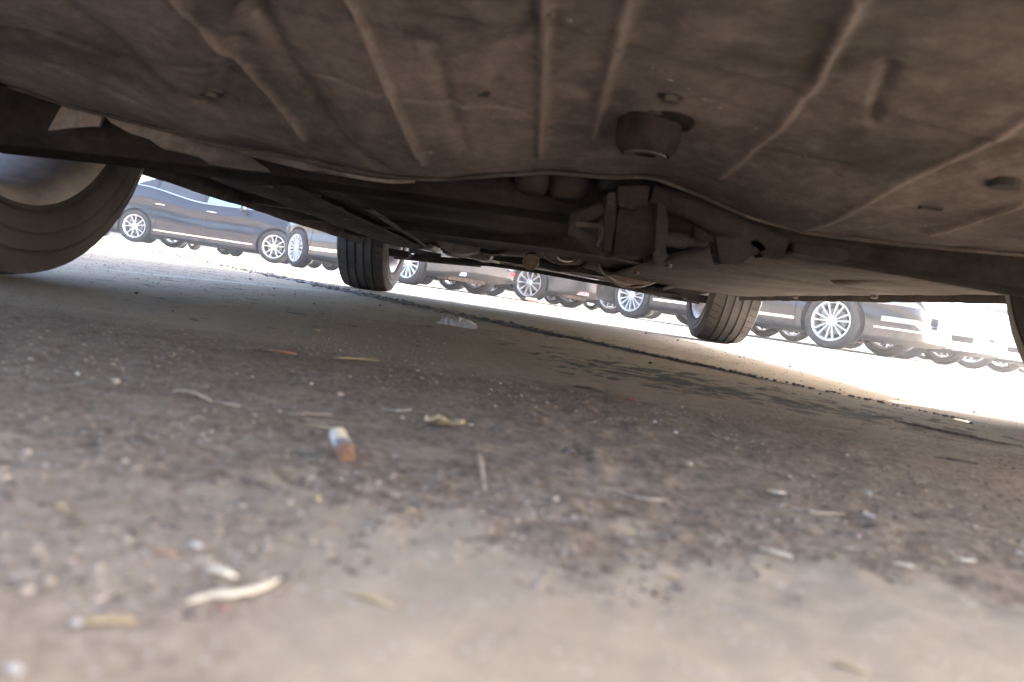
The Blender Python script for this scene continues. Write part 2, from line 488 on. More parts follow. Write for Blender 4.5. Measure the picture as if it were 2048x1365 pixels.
# ================================================================== WHEELS
def tyre_bm(R=0.33, W=0.22, rim=0.235, treaded=False, n=64):
    bm = B()
    h = W / 2
    if not treaded:
        prof = [(-h * .78, rim), (-h * .97, rim + .02), (-h, (R + rim) / 2), (-h * .93, R - .022), (-h * .78, R - .005), (-h * .4, R),
                (-h * .39, R - .007), (-h * .33, R - .007), (-h * .32, R), (0, R), (h * .32, R), (h * .33, R - .007), (h * .39, R - .007), (h * .4, R),
                (h * .78, R - .005), (h * .93, R - .022), (h, (R + rim) / 2), (h * .97, rim + .02), (h * .78, rim)]
        add_lathe(bm, prof, n)
        return bm
    # profile with four circumferential grooves; fine transverse sipes pressed into ribs
    prof = [(-h * .80, rim - .004), (-h * .9, rim), (-h * .93, rim + .006), (-h * .99, rim + .010), (-h * .96, rim + .013), (-h * 1.01, rim + .02), (-h * 1.03, rim + .035), (-h * 1.0, rim + .038), (-h * 1.03, rim + .042), (-h * 1.03, (R + rim) / 2 + .01), (-h * 1.0, R - .035), (-h * 1.02, R - .032), (-h * .98, R - .02)]
    gro = [-.50, -.17, .17, .50]
    xs = [-.92, -.84, -.7, -.58]
    tread = []
    def rr(x): return R - 0.010 * abs(x) ** 3.5
    for x in xs: tread.append((x, rr(x), 1 if x < -.6 else 0))
    for g in gro:
        tread += [(g - .055, rr(g), 0), (g - .045, rr(g) - .008, -1), (g + .045, rr(g) - .008, -1), (g + .055, rr(g), 0)]
        if g != gro[-1]:
            tread += [(g + .12, rr(g), 2), (g + .21, rr(g), 2)]
    for x in (.58, .7, .84, .92): tread.append((x, rr(x), 1 if x > .6 else 0))
    rings = []
    pitches = 56
    ang = []
    for k in range(pitches):
        for f_, s in ((0.0, 0), (0.44, 0), (0.46, 1), (0.51, 1), (0.53, 0)):
            ang.append(((k + f_) / pitches * 2 * math.pi, s))
    def ring(a, r, typ, slant):
        out = []
        for t, s in ang:
            r2 = r
            if typ == 1 and s: r2 = r - .006
            if typ == 2 and s and slant and abs(a) > .03: r2 = r - .0022
            t2 = t + slant * a * 4
            out.append(bm.verts.new((a, r2 * math.cos(t2), r2 * math.sin(t2))))
        return out
    for a, r in prof: rings.append(ring(a, r, 0, 0))
    for x, r, typ in tread: rings.append(ring(x * h, r, typ, 0.35))
    for a, r in prof[::-1]: rings.append(ring(-a, r, 0, 0))
    m = len(ang)
    for i in range(len(rings) - 1):
        a, b = rings[i], rings[i + 1]
        for k in range(m):
            bm.faces.new((a[k], a[(k + 1) % m], b[(k + 1) % m], b[k]))
    return bm
def rim_bm(rim=0.235, W=0.2, spokes=14, style='straight', face=0.085):
    """outer face towards +X"""
    bm = B()
    h = W / 2
    add_lathe(bm, [(h * .92, rim + .006), (h, rim + .004), (h, rim - .006), (h * .9, rim - .016), (h * .6, rim - .028), (-h * .8, rim - .02), (-h * .95, rim - .008), (-h, rim + .002), (-h * .96, rim + .006)], 56)
    f = face
    add_lathe(bm, [(f - .05, .02), (f - .04, .062), (f - .012, .066), (f, .055), (f + .004, .036), (f - .002, .033), (f + .002, .028), (f + .006, .012), (f + .006, .001)], 28)
    def spoke(t, w0, w1, r0=.05, r1=rim - .012, tilt=0.0):
        rad = Vector((0, math.cos(t), math.sin(t)))
        tan = Vector((0, -math.sin(t), math.cos(t)))
        V = []
        for r, w, x, s in ((r0, w0, f - .006, 0), ((r0 + r1) / 2, (w0 + w1) / 2, f + .004, tilt * .5), (r1, w1, h * .95, tilt)):
            c = rad * r + tan * s
            V.append([bm.verts.new(c + tan * w + Vector((x - .008, 0, 0))), bm.verts.new(c + tan * w * .55 + Vector((x, 0, 0))),
                      bm.verts.new(c - tan * w * .55 + Vector((x, 0, 0))), bm.verts.new(c - tan * w + Vector((x - .008, 0, 0))),
                      bm.verts.new(c - tan * w * .8 + Vector((x - .035, 0, 0))), bm.verts.new(c + tan * w * .8 + Vector((x - .035, 0, 0)))])
        for a, b in zip(V[:-1], V[1:]):
            for k in range(6):
                bm.faces.new((a[k], a[(k + 1) % 6], b[(k + 1) % 6], b[k]))
        bm.faces.new(V[0]); bm.faces.new(V[-1][::-1])
    if style == 'straight':
        for k in range(spokes // 2):
            c = 2 * math.pi * k / (spokes // 2)
            d = 2 * math.pi / spokes * .43
            spoke(c - d, .0085, .0125); spoke(c + d, .0085, .0125)
    elif style == 'pair':
        for k in range(5):
            c = 2 * math.pi * k / 5 + .3
            spoke(c - .13, .012, .011, tilt=-.028); spoke(c + .13, .012, .011, tilt=.028)
    elif style == 'leaf':
        for k in range(spokes):
            spoke(2 * math.pi * k / spokes, .008, .017)
    for k in range(5):
        t = 2 * math.pi * k / 5 + .2
        add_lathe(bm, [(f - .01, .001), (f + .001, .001), (f + .001, .006), (f - .01, .006)], 8, c=(0, .044 * math.cos(t), .044 * math.sin(t)))
    return bm
def disc_bm():
    bm = B()
    add_lathe(bm, [(-.01, .03), (-.01, .155), (.012, .155), (.012, .075), (.045, .07), (.045, .001)], 40)
    add_box(bm, (0.005, -.12, .06), (.07, .09, .15), bevel=.015)
    return bm
WM = {}
def mesh_of(name, bm, m):
    o = obj(name, bm, m)
    me = o.data
    bpy.data.objects.remove(o)
    return me
WM['tyre'] = mesh_of('tyre', tyre_bm(), M['tyre'])
WM['disc'] = mesh_of('brake_disc', disc_bm(), M['disc'])
for s, n in (('straight', 14), ('pair', 10), ('leaf', 14), ('leaf10', 10)):
    WM[s] = mesh_of('rim', rim_bm(spokes=n, style=s.replace('10', '')), M['alloy'])
def link(name, me, parent, loc=(0, 0, 0), rot=(0, 0, 0), scale=1.0):
    o = bpy.data.objects.new(name, me)
    COL.objects.link(o)
    o.parent = parent
    o.location = loc
    o.rotation_euler = rot
    o.scale = (scale,) * 3
    return o
def put_wheel(parent, loc, side, style, sc=1.0, steer=0.0, spin=None):
    """car frame: x forward, y left. side=+1 left, -1 right. wheel axis X -> car y"""
    w = empty('wheel', loc, 0, parent)
    w.rotation_euler = (0, 0, (math.pi / 2 if side > 0 else -math.pi / 2) + steer)
    sp = random.uniform(0, 1.2) if spin is None else spin
    for nm, me in (('tyre', WM['tyre']), ('rim', WM[style]), ('brake_disc', WM['disc'])):
        link(nm, me, w, rot=(sp if nm == 'rim' else 0, 0, 0), scale=sc)
    return w

# ================================================================== PARKED CARS
def smooth_interp(x, xs, ys):
    xs = np.array(xs, float); ys = np.array(ys, float)
    o = np.argsort(xs); xs, ys = xs[o], ys[o]
    m = np.zeros(len(xs)); d = np.diff(ys) / np.diff(xs)
    m[1:-1] = (d[:-1] + d[1:]) / 2 * (d[:-1] * d[1:] > 0); m[0], m[-1] = d[0], d[-1]
    x = np.clip(x, xs[0], xs[-1])
    i = np.clip(np.searchsorted(xs, x) - 1, 0, len(xs) - 2)
    h = xs[i + 1] - xs[i]; t = (x - xs[i]) / h
    return (2 * t**3 - 3 * t**2 + 1) * ys[i] + (t**3 - 2 * t**2 + t) * h * m[i] + (-2 * t**3 + 3 * t**2) * ys[i + 1] + (t**3 - t**2) * h * m[i + 1]
class Shape:
    def __init__(s, wb=2.8, fo=0.9, ro=1.08, hw=0.91, roof=1.46, belt=0.93, zb=0.17, floor=None, floor_side=0.8):
        s.wb, s.hw = wb, hw
        s.x1 = wb / 2 + fo; s.x0 = -wb / 2 - ro
        s.xc = (s.x1 + s.x0) / 2; s.a = (s.x1 - s.x0) / 2
        f, r = s.x1, s.x0
        s.top = ([r, r + .04, r + .15, r + .55, r + .85, r + 1.5, r + 2.1, 0.0, 0.45, 1.15 * wb / 2.8 - .05, f - 1.0, f - .35, f - .1, f],
                 [.60, .84, 1.02, 1.08, 1.12, roof - .08, roof, roof, roof - .06, 1.04, .97, .86, .74, .56])
        s.beltc = ([r, r + .3, 0, wb / 2, f - .3, f], [.60, .97, belt, belt - .04, .78, .54])
        s.zbc = ([r, r + .25, r + .6, f - .6, f - .2, f], [zb + .12, zb + .05, zb, zb, zb + .02, zb + .06])
        s.floor = floor
        s.fs = floor_side
    def plan(s, x):
        u = np.clip(np.abs((x - s.xc) / s.a), 0, 1)
        n = 4.4
        return s.hw * (1 - u ** n) ** (1 / n)
    def section(s, x, t):
        """x (n,), t (m,) in 0..1 -> (n,m,3) left half, t=0 bottom centre, t=1 roof centre"""
        x = np.asarray(x, float); t = np.asarray(t, float)
        w = s.plan(x); zt = smooth_interp(x, *s.top); zl = np.minimum(smooth_interp(x, *s.beltc), zt - .02); zb = smooth_interp(x, *s.zbc)
        g = np.clip((zt - zl - .06) / .42, 0, 1)
        ef = .93 - .25 * g
        H_ = zl - zb
        zf = zb if s.floor is None else np.maximum(s.floor, zb)
        K = [(0 * w, zf), (s.fs * w, zf), (.935 * w, zb + .01), (.972 * w, zb + .05), (.985 * w, zb + H_ * .22), (.995 * w, zb + H_ * .40), (.983 * w, zb + H_ * .60),
             (1.0 * w, zb + H_ * .76), (.992 * w, zb + H_ * .82), (.965 * w, zb + H_ * .93), (.935 * w, zl),
             ((.935 * .5 + ef * .5) * w, zl + (zt - .07 * g - .012 - zl) * .5), (ef * w, zt - .07 * g - .012), ((ef - .12) * w, zt - .03 * g - .004), (.35 * w, zt - .003), (0 * w, zt)]
        P = np.stack([np.stack(k, -1) for k in K], 1)      # n, k, 2
        nk = P.shape[1]
        u = t * (nk - 1); i = np.clip(u.astype(int), 0, nk - 2); f = u - i
        p0 = P[:, np.clip(i - 1, 0, nk - 1)]; p1 = P[:, i]; p2 = P[:, i + 1]; p3 = P[:, np.clip(i + 2, 0, nk - 1)]
        f = f[None, :, None]
        c = 0.5 * ((2 * p1) + (-p0 + p2) * f * .6 + (2 * p0 - 5 * p1 + 4 * p2 - p3) * f**2 * .6 + (-p0 + 3 * p1 - 3 * p2 + p3) * f**3 * .6)
        lin = p1 * (1 - f) + p2 * f
        c = np.where(True, 0.6 * (0.5 * ((2 * p1) + (-p0 + p2) * f + (2 * p0 - 5 * p1 + 4 * p2 - p3) * f**2 + (-p0 + 3 * p1 - 3 * p2 + p3) * f**3)) + .4 * lin, c)
        X = np.repeat(x[:, None], len(t), 1)
        return np.stack([X, np.maximum(c[..., 0], 0), c[..., 1]], -1)
    def stations(s, n=70):
        th = np.linspace(0.015, math.pi - 0.015, n)
        e = 2 / 5.5
        c = np.cos(th)
        st = s.xc + s.a * np.sign(c) * np.abs(c) ** (.55)
        a = np.sort(np.unique(np.concatenate([st, np.linspace(s.x0 + .3, s.x1 - .3, n // 2)])))
        keep = [a[0]]
        for v in a[1:-1]:
            if v - keep[-1] > .008 and a[-1] - v > .004: keep.append(v)
        return np.array(keep + [a[-1]])
    def body(s, mats, cut=None):
        xs = s.stations()
        ts = np.linspace(0, 1, 61)
        S = s.section(xs, ts)
        Rr = S[:, 1:-1][:, ::-1].copy(); Rr[..., 1] *= -1
        ring = np.concatenate([S, Rr], 1)
        bm = B()
        V = [[bm.verts.new(p) for p in r] for r in ring]
        m = ring.shape[1]
        for i in range(len(V) - 1):
            for j in range(m):
                bm.faces.new((V[i][j], V[i][(j + 1) % m], V[i + 1][(j + 1) % m], V[i + 1][j]))
        bm.faces.new(V[0]); bm.faces.new(V[-1][::-1])
        o = obj('body', bm, mats)
        cutb = B()
        R = cut or .375
        for sx in (-1, 1):
            for sy in (-1, 1):
                z0 = .33 if cut is None else cut - .045
                add_lathe(cutb, [(.52 * sy, .001), (.52 * sy, R), (1.2 * sy, R), (1.2 * sy, .001)], 48, axis='Y', c=(sx * s.wb / 2, 0, z0))
        c = obj('cutter', cutb, [mats[0], mats[1]])
        for p in c.data.polygons: p.material_index = 1
        md = o.modifiers.new('b', 'BOOLEAN'); md.operation = 'DIFFERENCE'; md.solver = 'EXACT'; md.object = c; md.material_mode = 'INDEX'
        dg = bpy.context.evaluated_depsgraph_get()
        me = bpy.data.meshes.new_from_object(o.evaluated_get(dg))
        bpy.data.objects.remove(o); bpy.data.objects.remove(c)
        bm = B(); bm.from_mesh(me)
        bm.normal_update()
        for f in bm.faces:
            if f.normal.z < -.35 and f.calc_center_median().z < .40: f.material_index = 1
        for e in bm.edges:
            if len(e.link_faces) == 2: e.smooth = e.calc_face_angle(0) < math.radians(35)
        bm.to_mesh(me); bm.free()
        me.name = 'body'
        return me
    def t_at(s, x, z):
        """section parameter on the outer side at height z"""
        tt = np.linspace(0.14, .70, 240)
        S = s.section([x], tt)[0]
        return float(np.interp(z, S[:, 2], tt))
    def side_pt(s, x, z, side):
        p = s.section([x], [s.t_at(x, z)])[0, 0]
        return Vector((x, p[1] * side, p[2]))
    def patch(s, xs, t0, t1, side=1, off=.004, nt_=8, th=.006):
        """sheet following the skin; t0,t1 numbers or arrays along xs"""
        xs = np.asarray(xs, float)
        t0 = np.broadcast_to(np.asarray(t0, float), xs.shape); t1 = np.broadcast_to(np.asarray(t1, float), xs.shape)
        P = []
        for k, x in enumerate(xs):
            P.append(s.section([x], np.linspace(t0[k], t1[k], nt_))[0])
        P = np.array(P)
        du = np.gradient(P, axis=0); dv = np.gradient(P, axis=1)
        nn = np.cross(du, dv); nn /= np.linalg.norm(nn, axis=-1, keepdims=True) + 1e-9
        c = P - np.array([s.xc, 0, .6])
        sg = np.sign((nn * c).sum(-1).mean()); nn *= sg
        A_ = P + nn * off; Bk = P + nn * (off - th)
        if side < 0: A_[..., 1] *= -1; Bk[..., 1] *= -1
        bm = B()
        n, m = P.shape[:2]
        Va = [[bm.verts.new(A_[i, j]) for j in range(m)] for i in range(n)]
        Vb = [[bm.verts.new(Bk[i, j]) for j in range(m)] for i in range(n)]
        for i in range(n - 1):
            for j in range(m - 1):
                bm.faces.new((Va[i][j], Va[i + 1][j], Va[i + 1][j + 1], Va[i][j + 1]))
        for i in range(n - 1):
            for j in (0, m - 1):
                bm.faces.new((Va[i][j], Va[i + 1][j], Vb[i + 1][j], Vb[i][j]))
        for j in range(m - 1):
            for i in (0, n - 1):
                bm.faces.new((Va[i][j], Va[i][j + 1], Vb[i][j + 1], Vb[i][j]))
        return bm
    def zpatch(s, xs, z0, z1, side=1, off=.004, nt_=5, th=.006):
        z0 = np.broadcast_to(np.asarray(z0, float), np.shape(xs)); z1 = np.broadcast_to(np.asarray(z1, float), np.shape(xs))
        return s.patch(xs, [s.t_at(x, z) for x, z in zip(xs, z0)], [s.t_at(x, z) for x, z in zip(xs, z1)], side, off, nt_, th)
    def nose(s, y0, y1, n=12, front=True):
        """x positions whose plan half-width runs from y0 to y1 (|y| on the nose curve)"""
        ys = np.linspace(y0, y1, n)
        u = (1 - np.clip(ys / s.hw, 0, .9999) ** 4.4) ** (1 / 4.4)
        return s.xc + s.a * u * (1 if front else -1)

TB = 10 / 15.; TE = 12 / 15.
def make_car(paint_mat, rim_style, shape, body_me, opts=()):
    root = empty('parked_car')
    s = shape
    body = link('body', body_me, root)
    if body_me.materials[0] is not paint_mat:
        body.material_slots[0].link = 'OBJECT'; body.material_slots[0].material = paint_mat
    R = .33
    for sx in (-1, 1):
        for sy in (1, -1):
            put_wheel(root, (sx * s.wb / 2, sy * (s.hw - .125), R), sy, rim_style, steer=(opts and dict(opts).get('steer', 0) or 0) if sx > 0 else 0)
    od = dict(opts)
    k = s.wb / 2.8
    f, r = s.x1, s.x0
    # side glass
    for sy in (1, -1):
        for nm, xa, xb in (('side_window', -.02, .78 * k), ('side_window', -1.0 * k, -.12), ('quarter_window', -1.42 * k, -1.08 * k)):
            xs = np.linspace(xa, xb, 12)
            lo = np.full(12, TB + .006); hi = np.full(12, TE - .012)
            if xb > .5: hi = lo + (hi - lo) * np.clip((xb + .28 - xs) / .62, .25, 1)
            if xa < -1.2: hi = lo + (hi - lo) * np.clip((xs - xa + .12) / .35, .2, 1)
            g = obj(nm, s.patch(xs, lo, hi, sy, .004), M[od.get('glass', 'glass')] if (xb > .5) else M['glass'], root)
        xs = np.linspace(r + .95, 1.05 * k, 30)
        obj('belt_trim', s.patch(xs, TB - .012, TB + .003, sy, .008, 3, .01), M['chrome'], root)
        # doors: handles and shut lines
        for xh in (.12, -.92 * k):
            z = .80 if od.get('tall') is None else .84
            p = s.side_pt(xh, z, sy)
            bm = B(); add_tube(bm, [p + Vector((-.10, -.004 * sy, 0)), p + Vector((-.085, .022 * sy, 0)), p + Vector((0, .032 * sy, .004)), p + Vector((.085, .022 * sy, 0)), p + Vector((.10, -.004 * sy, 0))], [.008, .012, .013, .012, .008], 8)
            hd = obj('door_handle', bm, M['chrome'] if 'handles' in od else paint_mat, root)
            bm = B(); add_lathe(bm, [(0, .001), (0, .032), (.0035, .032), (.0035, .001)], 16, axis='Y', c=p + Vector((0, (.0 if sy > 0 else -.0035), -.002)))
            obj('handle_cup', bm, M['trim'], hd)
        for x0, x1 in ((.98 * k, .93 * k), (-.02, .0), (-.97 * k, -1.16 * k)):
            zs = np.linspace(.24, .92, 14)
            tt = np.clip((zs - .55) / .4, 0, 1) ** 1.5
            pts = [s.side_pt(x0 + (x1 - x0) * a, z, sy) + Vector((0, .0005 * sy, 0)) for z, a in zip(zs, tt)]
            bm = B(); add_tube(bm, pts, .0035, 4)
            obj('door_gap', bm, M['liner'], root)
        if 'strip' in od:
            z = od['strip']
            obj('sill_trim', s.zpatch(np.linspace(-1.0 * k, .98 * k, 16), z, z + od.get('strip_h', .022), sy, .012, 3, .012), M['chrome'], root)
        # mirror
        p = s.side_pt(.80 * k, .90, sy)
        bm = B()
        c = p + Vector((-.02, .13 * sy, .085))
        bmesh.ops.create_icosphere(bm, subdivisions=3, radius=1, matrix=Matrix.Translation(c) @ Matrix.Diagonal((.065, .12, .075, 1)))
        for v in bm.verts: v.co.x = max(v.co.x, c.x - .035)
        add_tube(bm, [p + Vector((0, -.02 * sy, 0)), p + Vector((.01, .06 * sy, .03)), c], [.03, .02, .03], 8)
        mr = obj('door_mirror', bm, paint_mat, root)
        bm = B(); add_box(bm, c + Vector((-.038, 0, 0)), (.004, .17, .095), bevel=.001); obj('mirror_glass', bm, M['chrome'], mr)
    # windscreen and rear window
    for nm, xa, xb in (('windscreen', .34, 1.06 * k), ('rear_window', r + .98, r + 1.75)):
        for_ = s.section(np.linspace(xa, xb, 14), np.concatenate([np.linspace(TE + .02, 1, 8)]))
        mr_ = for_[:, :-1][:, ::-1].copy(); mr_[..., 1] *= -1
        P = np.concatenate([for_, mr_], 1); P[..., 2] += .004
        obj(nm, grid_bm(P), M['glass'], root)
    # bumpers
    def nose_patch(nm, y0, y1, z0, z1, front, m, off=.006, sides=(1, -1), th=.01):
        for sy in sides:
            xs = s.nose(y0, y1, 12, front)
            obj(nm, s.zpatch(xs, z0, z1, sy, off, 4, th), m, root)
    zf = .17
    nose_patch('headlight', .45, .80, .60, .70, True, M['lamp'])
    nose_patch('tail_light', .45, .80, .80, .90, False, M['red'])
    if 'front' in od:
        for sy in (1, -1):
            led = obj('fog_lamp', s.zpatch(s.nose(.54, .78, 12), .405, .465, sy, .010, 4, .014), M['lamp'], root)
            for q in range(4):
                xx = s.nose(.57 + .05 * q, .59 + .05 * q, 2)
                p = s.side_pt(float(xx.mean()), .435, sy)
                bm = B(); bmesh.ops.create_icosphere(bm, subdivisions=2, radius=.017, matrix=Matrix.Translation(p + Vector((.008, .006 * sy, 0))))
                obj('lamp_reflector', bm, M['chrome'], led)
            obj('lamp_surround', s.zpatch(s.nose(.36, .56, 8), .395, .455, sy, .012, 4, .012), M['chrome'], root)
            obj('lower_trim', s.zpatch(s.nose(.0, .80, 22), .325, .342, sy, .014, 3, .012), M['chrome'], root)
            for q in range(4):
                obj('grille_slat', s.zpatch(s.nose(.0, .79 if q == 0 else .52, 16), .350 + .022 * q, .362 + .022 * q, sy, .009, 3, .01), M['trim'] if q % 2 == 0 else M['chrome'], root)
            for q in range(5):
                obj('grille_bar', s.zpatch(s.nose(.0, .50, 12), .56 + .028 * q, .572 + .028 * q, sy, .010, 3, .01), M['chrome'], root)
    if 'white_front' in od:
        for sy in (1, -1):
            obj('fog_lamp_recess', s.zpatch(s.nose(.60, .80, 8), .34, .42, sy, .004, 4, .006), M['liner'], root)
            for q in range(4):
                obj('grille_slat', s.zpatch(s.nose(.0, .46, 8), .31 + .034 * q, .328 + .034 * q, sy, .006, 3, .008), M['trim'], root)
            for q in range(4):
                obj('grille_bar', s.zpatch(s.nose(.0, .46, 10), .56 + .03 * q, .572 + .03 * q, sy, .010, 3, .01), M['trim'], root)
    if 'plate' in od:
        pl = empty('number_plate', (s.x1 + .04, 0, .46), 0, root)
        bm = B(); add_box(bm, (0, 0, 0), (.006, .44, .14), bevel=.002); obj('plate_panel', bm, M['blue'], pl)
        bm = B()
        yy = -.19
        # blocky characters: vertical and horizontal strokes like the worn lettering seen
        for ch in range(7):
            cx = -.185 + ch * .0617
            pat = [(0, 1, 1), (1, 0, 1), (1, 1, 0), (0, 0, 1), (1, 1, 1), (0, 1, 0), (1, 0, 1)][ch]
            for q, on in enumerate((1,) + pat[:2]):
                if on: add_box(bm, (.004, cx, .035 - q * .035), (.003, .035, .009))
            add_box(bm, (.004, cx - .013, .0), (.003, .009, .078))
            if pat[2]: add_box(bm, (.004, cx + .013, .0), (.003, .009, .078))
        for z in (.064, -.064): add_box(bm, (.004, 0, z), (.003, .425, .003))
        for y in (.212, -.212): add_box(bm, (.004, y, 0), (.003, .003, .125))
        obj('plate_lettering', bm, M['plate_white'], pl)
    if 'rear' in od:
        for sy in (1, -1):
            obj('bumper_trim', s.zpatch(s.nose(.30, .86, 16, False), .44, .455, sy, .012, 3, .012), M['chrome'], root)
            if sy < 0: obj('rear_reflector', s.zpatch(s.nose(.42, .62, 8, False), .375, .415, sy, .008, 3, .01), M['red'], root)
        obj('plate_recess', s.zpatch(s.nose(.0, .28, 6, False), .50, .60, 1, .005, 3), M['silver'], root)
        obj('plate_recess', s.zpatch(s.nose(.0, .28, 6, False), .50, .60, -1, .005, 3), M['silver'], root)
    if 'tip' in od:
        for sy in (1, -1):
            p = Vector((s.x0 + .10, .55 * sy, .27))
            bm = B()
            for a in range(1):
                add_prism(bm, [(p.y - .07, .245), (p.y + .07, .245), (p.y + .06, .295), (p.y - .06, .295)], .16, 'X', s.x0 + .02)
            obj('exhaust_tip', bm, M['chrome'], root)
    # undercarriage
    bm = B(); add_box(bm, (r + .55, .12, .235), (.34, .95, .14), bevel=.05); obj('muffler', bm, M['steel'], root)
    bm = B(); add_tube(bm, [(r + .7, .3, .22), (r + 1.6, .15, .2), (1.0 * k, .05, .2)], .03, 8); obj('exhaust_pipe', bm, M['steel'], root)
    bm = B()
    for yy in (-.45, .45): add_tube(bm, [(-s.wb / 2, yy - .25, .26), (-s.wb / 2 + .3, yy, .2)], .03, 8)
    add_tube(bm, [(-s.wb / 2, -.66, .25), (-s.wb / 2, .66, .25)], .035, 8)
    obj('rear_axle', bm, M['steel'], root)
    bm = B(); add_box(bm, (s.wb / 2, 0, .2), (.5, 1.0, .06), bevel=.02); add_tube(bm, [(s.wb / 2, -.66, .24), (s.wb / 2, .66, .24)], .03, 8); obj('front_subframe', bm, M['floor'], root)
    return root

def tree_children(o): return [c for c in bpy.data.objects if c.parent is o]
def copy_car(src, paint_mat=None):
    kids = {}
    for c in bpy.data.objects:
        if c.parent is not None: kids.setdefault(c.parent.name, []).append(c)
    def rec(o, par):
        c = o.copy(); COL.objects.link(c)
        if par is not None: c.parent = par
        for ch in kids.get(o.name, []): rec(ch, c)
        if paint_mat is not None and o.name.split('.')[0] == 'body':
            c.material_slots[0].link = 'OBJECT'; c.material_slots[0].material = paint_mat
        return c
    return rec(src, None)
def place(car, rear, front, s, near_side):
    """rear, front: ground points under the rear and front wheels on the near side (+1 left, -1 right)"""
    rear, front = Vector(rear), Vector(front)
    h = (front - rear).normalized()
    left = Vector((-h.y, h.x))
    c = (rear + front) / 2 - left * near_side * (s.hw - .02)
    car.location = (c.x, c.y, 0)
    car.rotation_euler = (0, 0, math.atan2(h.y, h.x))

sA = Shape(wb=2.95, fo=.84, ro=1.1, roof=1.52, belt=1.0, zb=.18)
sB = Shape(wb=2.81, fo=.80, ro=1.0, zb=.20)
sD = Shape(wb=3.06, fo=.90, ro=1.05, zb=.17)
bA = sA.body([M['navy'], M['liner']]); bB = sB.body([M['black'], M['liner']]); bD = sD.body([M['black'], M['liner']])

carA = make_car(M['navy'], 'pair', sA, bA, {'strip': .30, 'handles': 1, 'glass': 'teal_glass', 'tall': 1}.items())
tag(carA, 'midnight blue sedan with chrome window line, seen side on at the far left', 'car')
place(carA, (-8.32, 15.7), (-5.37, 15.6), sA, -1)
carB = make_car(M['grey'], 'leaf', sB, bB, {'strip': .33, 'strip_h': .05, 'rear': 1, 'tip': 1, 'steer': -.12}.items())
tag(carB, 'dark sedan with red bumper reflector showing its tail between the two front tyres', 'car')
place(carB, (-1.97, 11.6), (-4.21, 13.3), sB, 1)
carC = make_car(M['grey'], 'leaf10', sB, bB, {'tip': 1}.items())
tag(carC, 'graphite sedan with ten spoke wheel, food box lying by its rear tyre', 'car')
place(carC, (-.12, 13.3), (-.12 - 2.44, 13.3 + 1.39), sB, 1)
carD = make_car(M['black'], 'straight', sD, bD, {'strip': .30, 'strip_h': .03, 'front': 1, 'plate': 1, 'rear': 1}.items())
tag(carD, 'black sedan with blue number plate and many spoked wheels, right of the right tyre', 'car')
place(carD, (1.395, 11.4), (3.50, 9.15), sD, -1)
carE = make_car(M['white'], 'pair', sD, bD, {'white_front': 1, 'plate': 1}.items())
tag(carE, 'white sedan parked directly beside the black sedan with the blue plate', 'car')
hD = Vector((2.105, -2.25)).normalized() * 3.06
place(carE, (5.14 - hD.x, 10.8 - hD.y), (5.14, 10.8), sD, -1)
carF = copy_car(carE)
tag(carF, 'white sedan furthest right, partly hidden behind the near right tyre', 'car')
place(carF, (6.98 - hD.x, 12.3 - hD.y), (6.98, 12.3), sD, -1)
C2 = copy_car(carC, M['black'])
tag(C2, 'black sedan behind the rear wheel of the black sedan with the blue plate', 'car')
place(C2, (1.5, 15.1), (1.5 - 2.44, 15.1 + 1.39), sB, 1)
# second row, seen only as wheels below the first
row = [(carC, 'white', -13.5, 23.6, 1), (carE, 'black', -10.2, 22.4, 0), (carC, 'silver', -7.4, 22.0, 1), (carE, 'grey', -4.6, 21.2, 0), (carC, 'black', -1.6, 20.6, 1), (carE, 'silver', 2.2, 19.5, 0), (carC, 'white', 6.0, 18.6, 1), (carE, 'white', 10.5, 17.6, 0), (carE, 'white', 14.0, 18.6, 0)]
wh = ['behind the blue sedan tail', 'behind the blue sedan rear door', 'behind the blue sedan front door', 'behind the dark sedan nose',
      'behind the tail with the reflector', 'behind the black sedan rear wheel', 'behind the black sedan front wheel', 'behind the two white sedans', 'at the right end']
for (src, colr, x, y, flip), w_ in zip(row, wh):
    c = copy_car(src, M[colr])
    nm = {'grey': 'graphite'}.get(colr, colr)
    tag(c, f'{nm} car in the second row {w_}', 'car', 'cars in the second row')
    c.location = (x, y, 0); c.rotation_euler = (0, 0, math.radians(-42 if not flip else 142) + random.uniform(-.06, .06))

# ================================================================== BEHIND THE LENS: what the black doors mirror
def build_leafy(nt, p):
    v = coords(nt)
    L(nt, ramp(nt, ntex(nt, v, 1.2, 4, .6), [(0.35, (0.030, 0.050, 0.018)), (0.65, (0.075, 0.110, 0.040))]), p.inputs['Base Color'])
M['foliage'] = mat('foliage', rough=.7, build=build_leafy)
M['bark'] = mat('bark', (0.09, 0.07, 0.05), .9)
crown_me = []
for q in range(3):
    r3 = np.random.default_rng(40 + q); bm = B()
    cl = [Vector((r3.normal(0, 1.3), r3.normal(0, 1.3), 5.0 + r3.normal(0, 1.2))) for _ in range(26)]
    for c_ in cl:
        for _ in range(70):
            d_ = Vector(r3.normal(0, .55, 3)); n_ = Vector(r3.normal(0, 1, 3)).normalized(); u_ = n_.orthogonal().normalized(); w_ = n_.cross(u_)
            sz = r3.uniform(.10, .2)
            bm.faces.new([bm.verts.new(c_ + d_ + u_ * a * sz + w_ * b * sz * .6) for a, b in ((-1, 0), (0, -1), (1, 0), (0, 1))])
    crown_me.append(mesh_of('crown', bm, M['foliage']))
bm = B(); add_tube(bm, [(0, 0, 0), (.05, .02, 1.5), (0, .1, 3), (.1, .1, 5)], [.20, .15, .12, .05], 10)
for k_ in range(5):
    a_ = k_ * 1.26; add_tube(bm, [(0, .1, 2.6 + .3 * k_), (.9 * math.cos(a_), .9 * math.sin(a_), 4.0 + .3 * k_), (1.5 * math.cos(a_), 1.5 * math.sin(a_), 5 + .3 * k_)], [.07, .05, .02], 6)
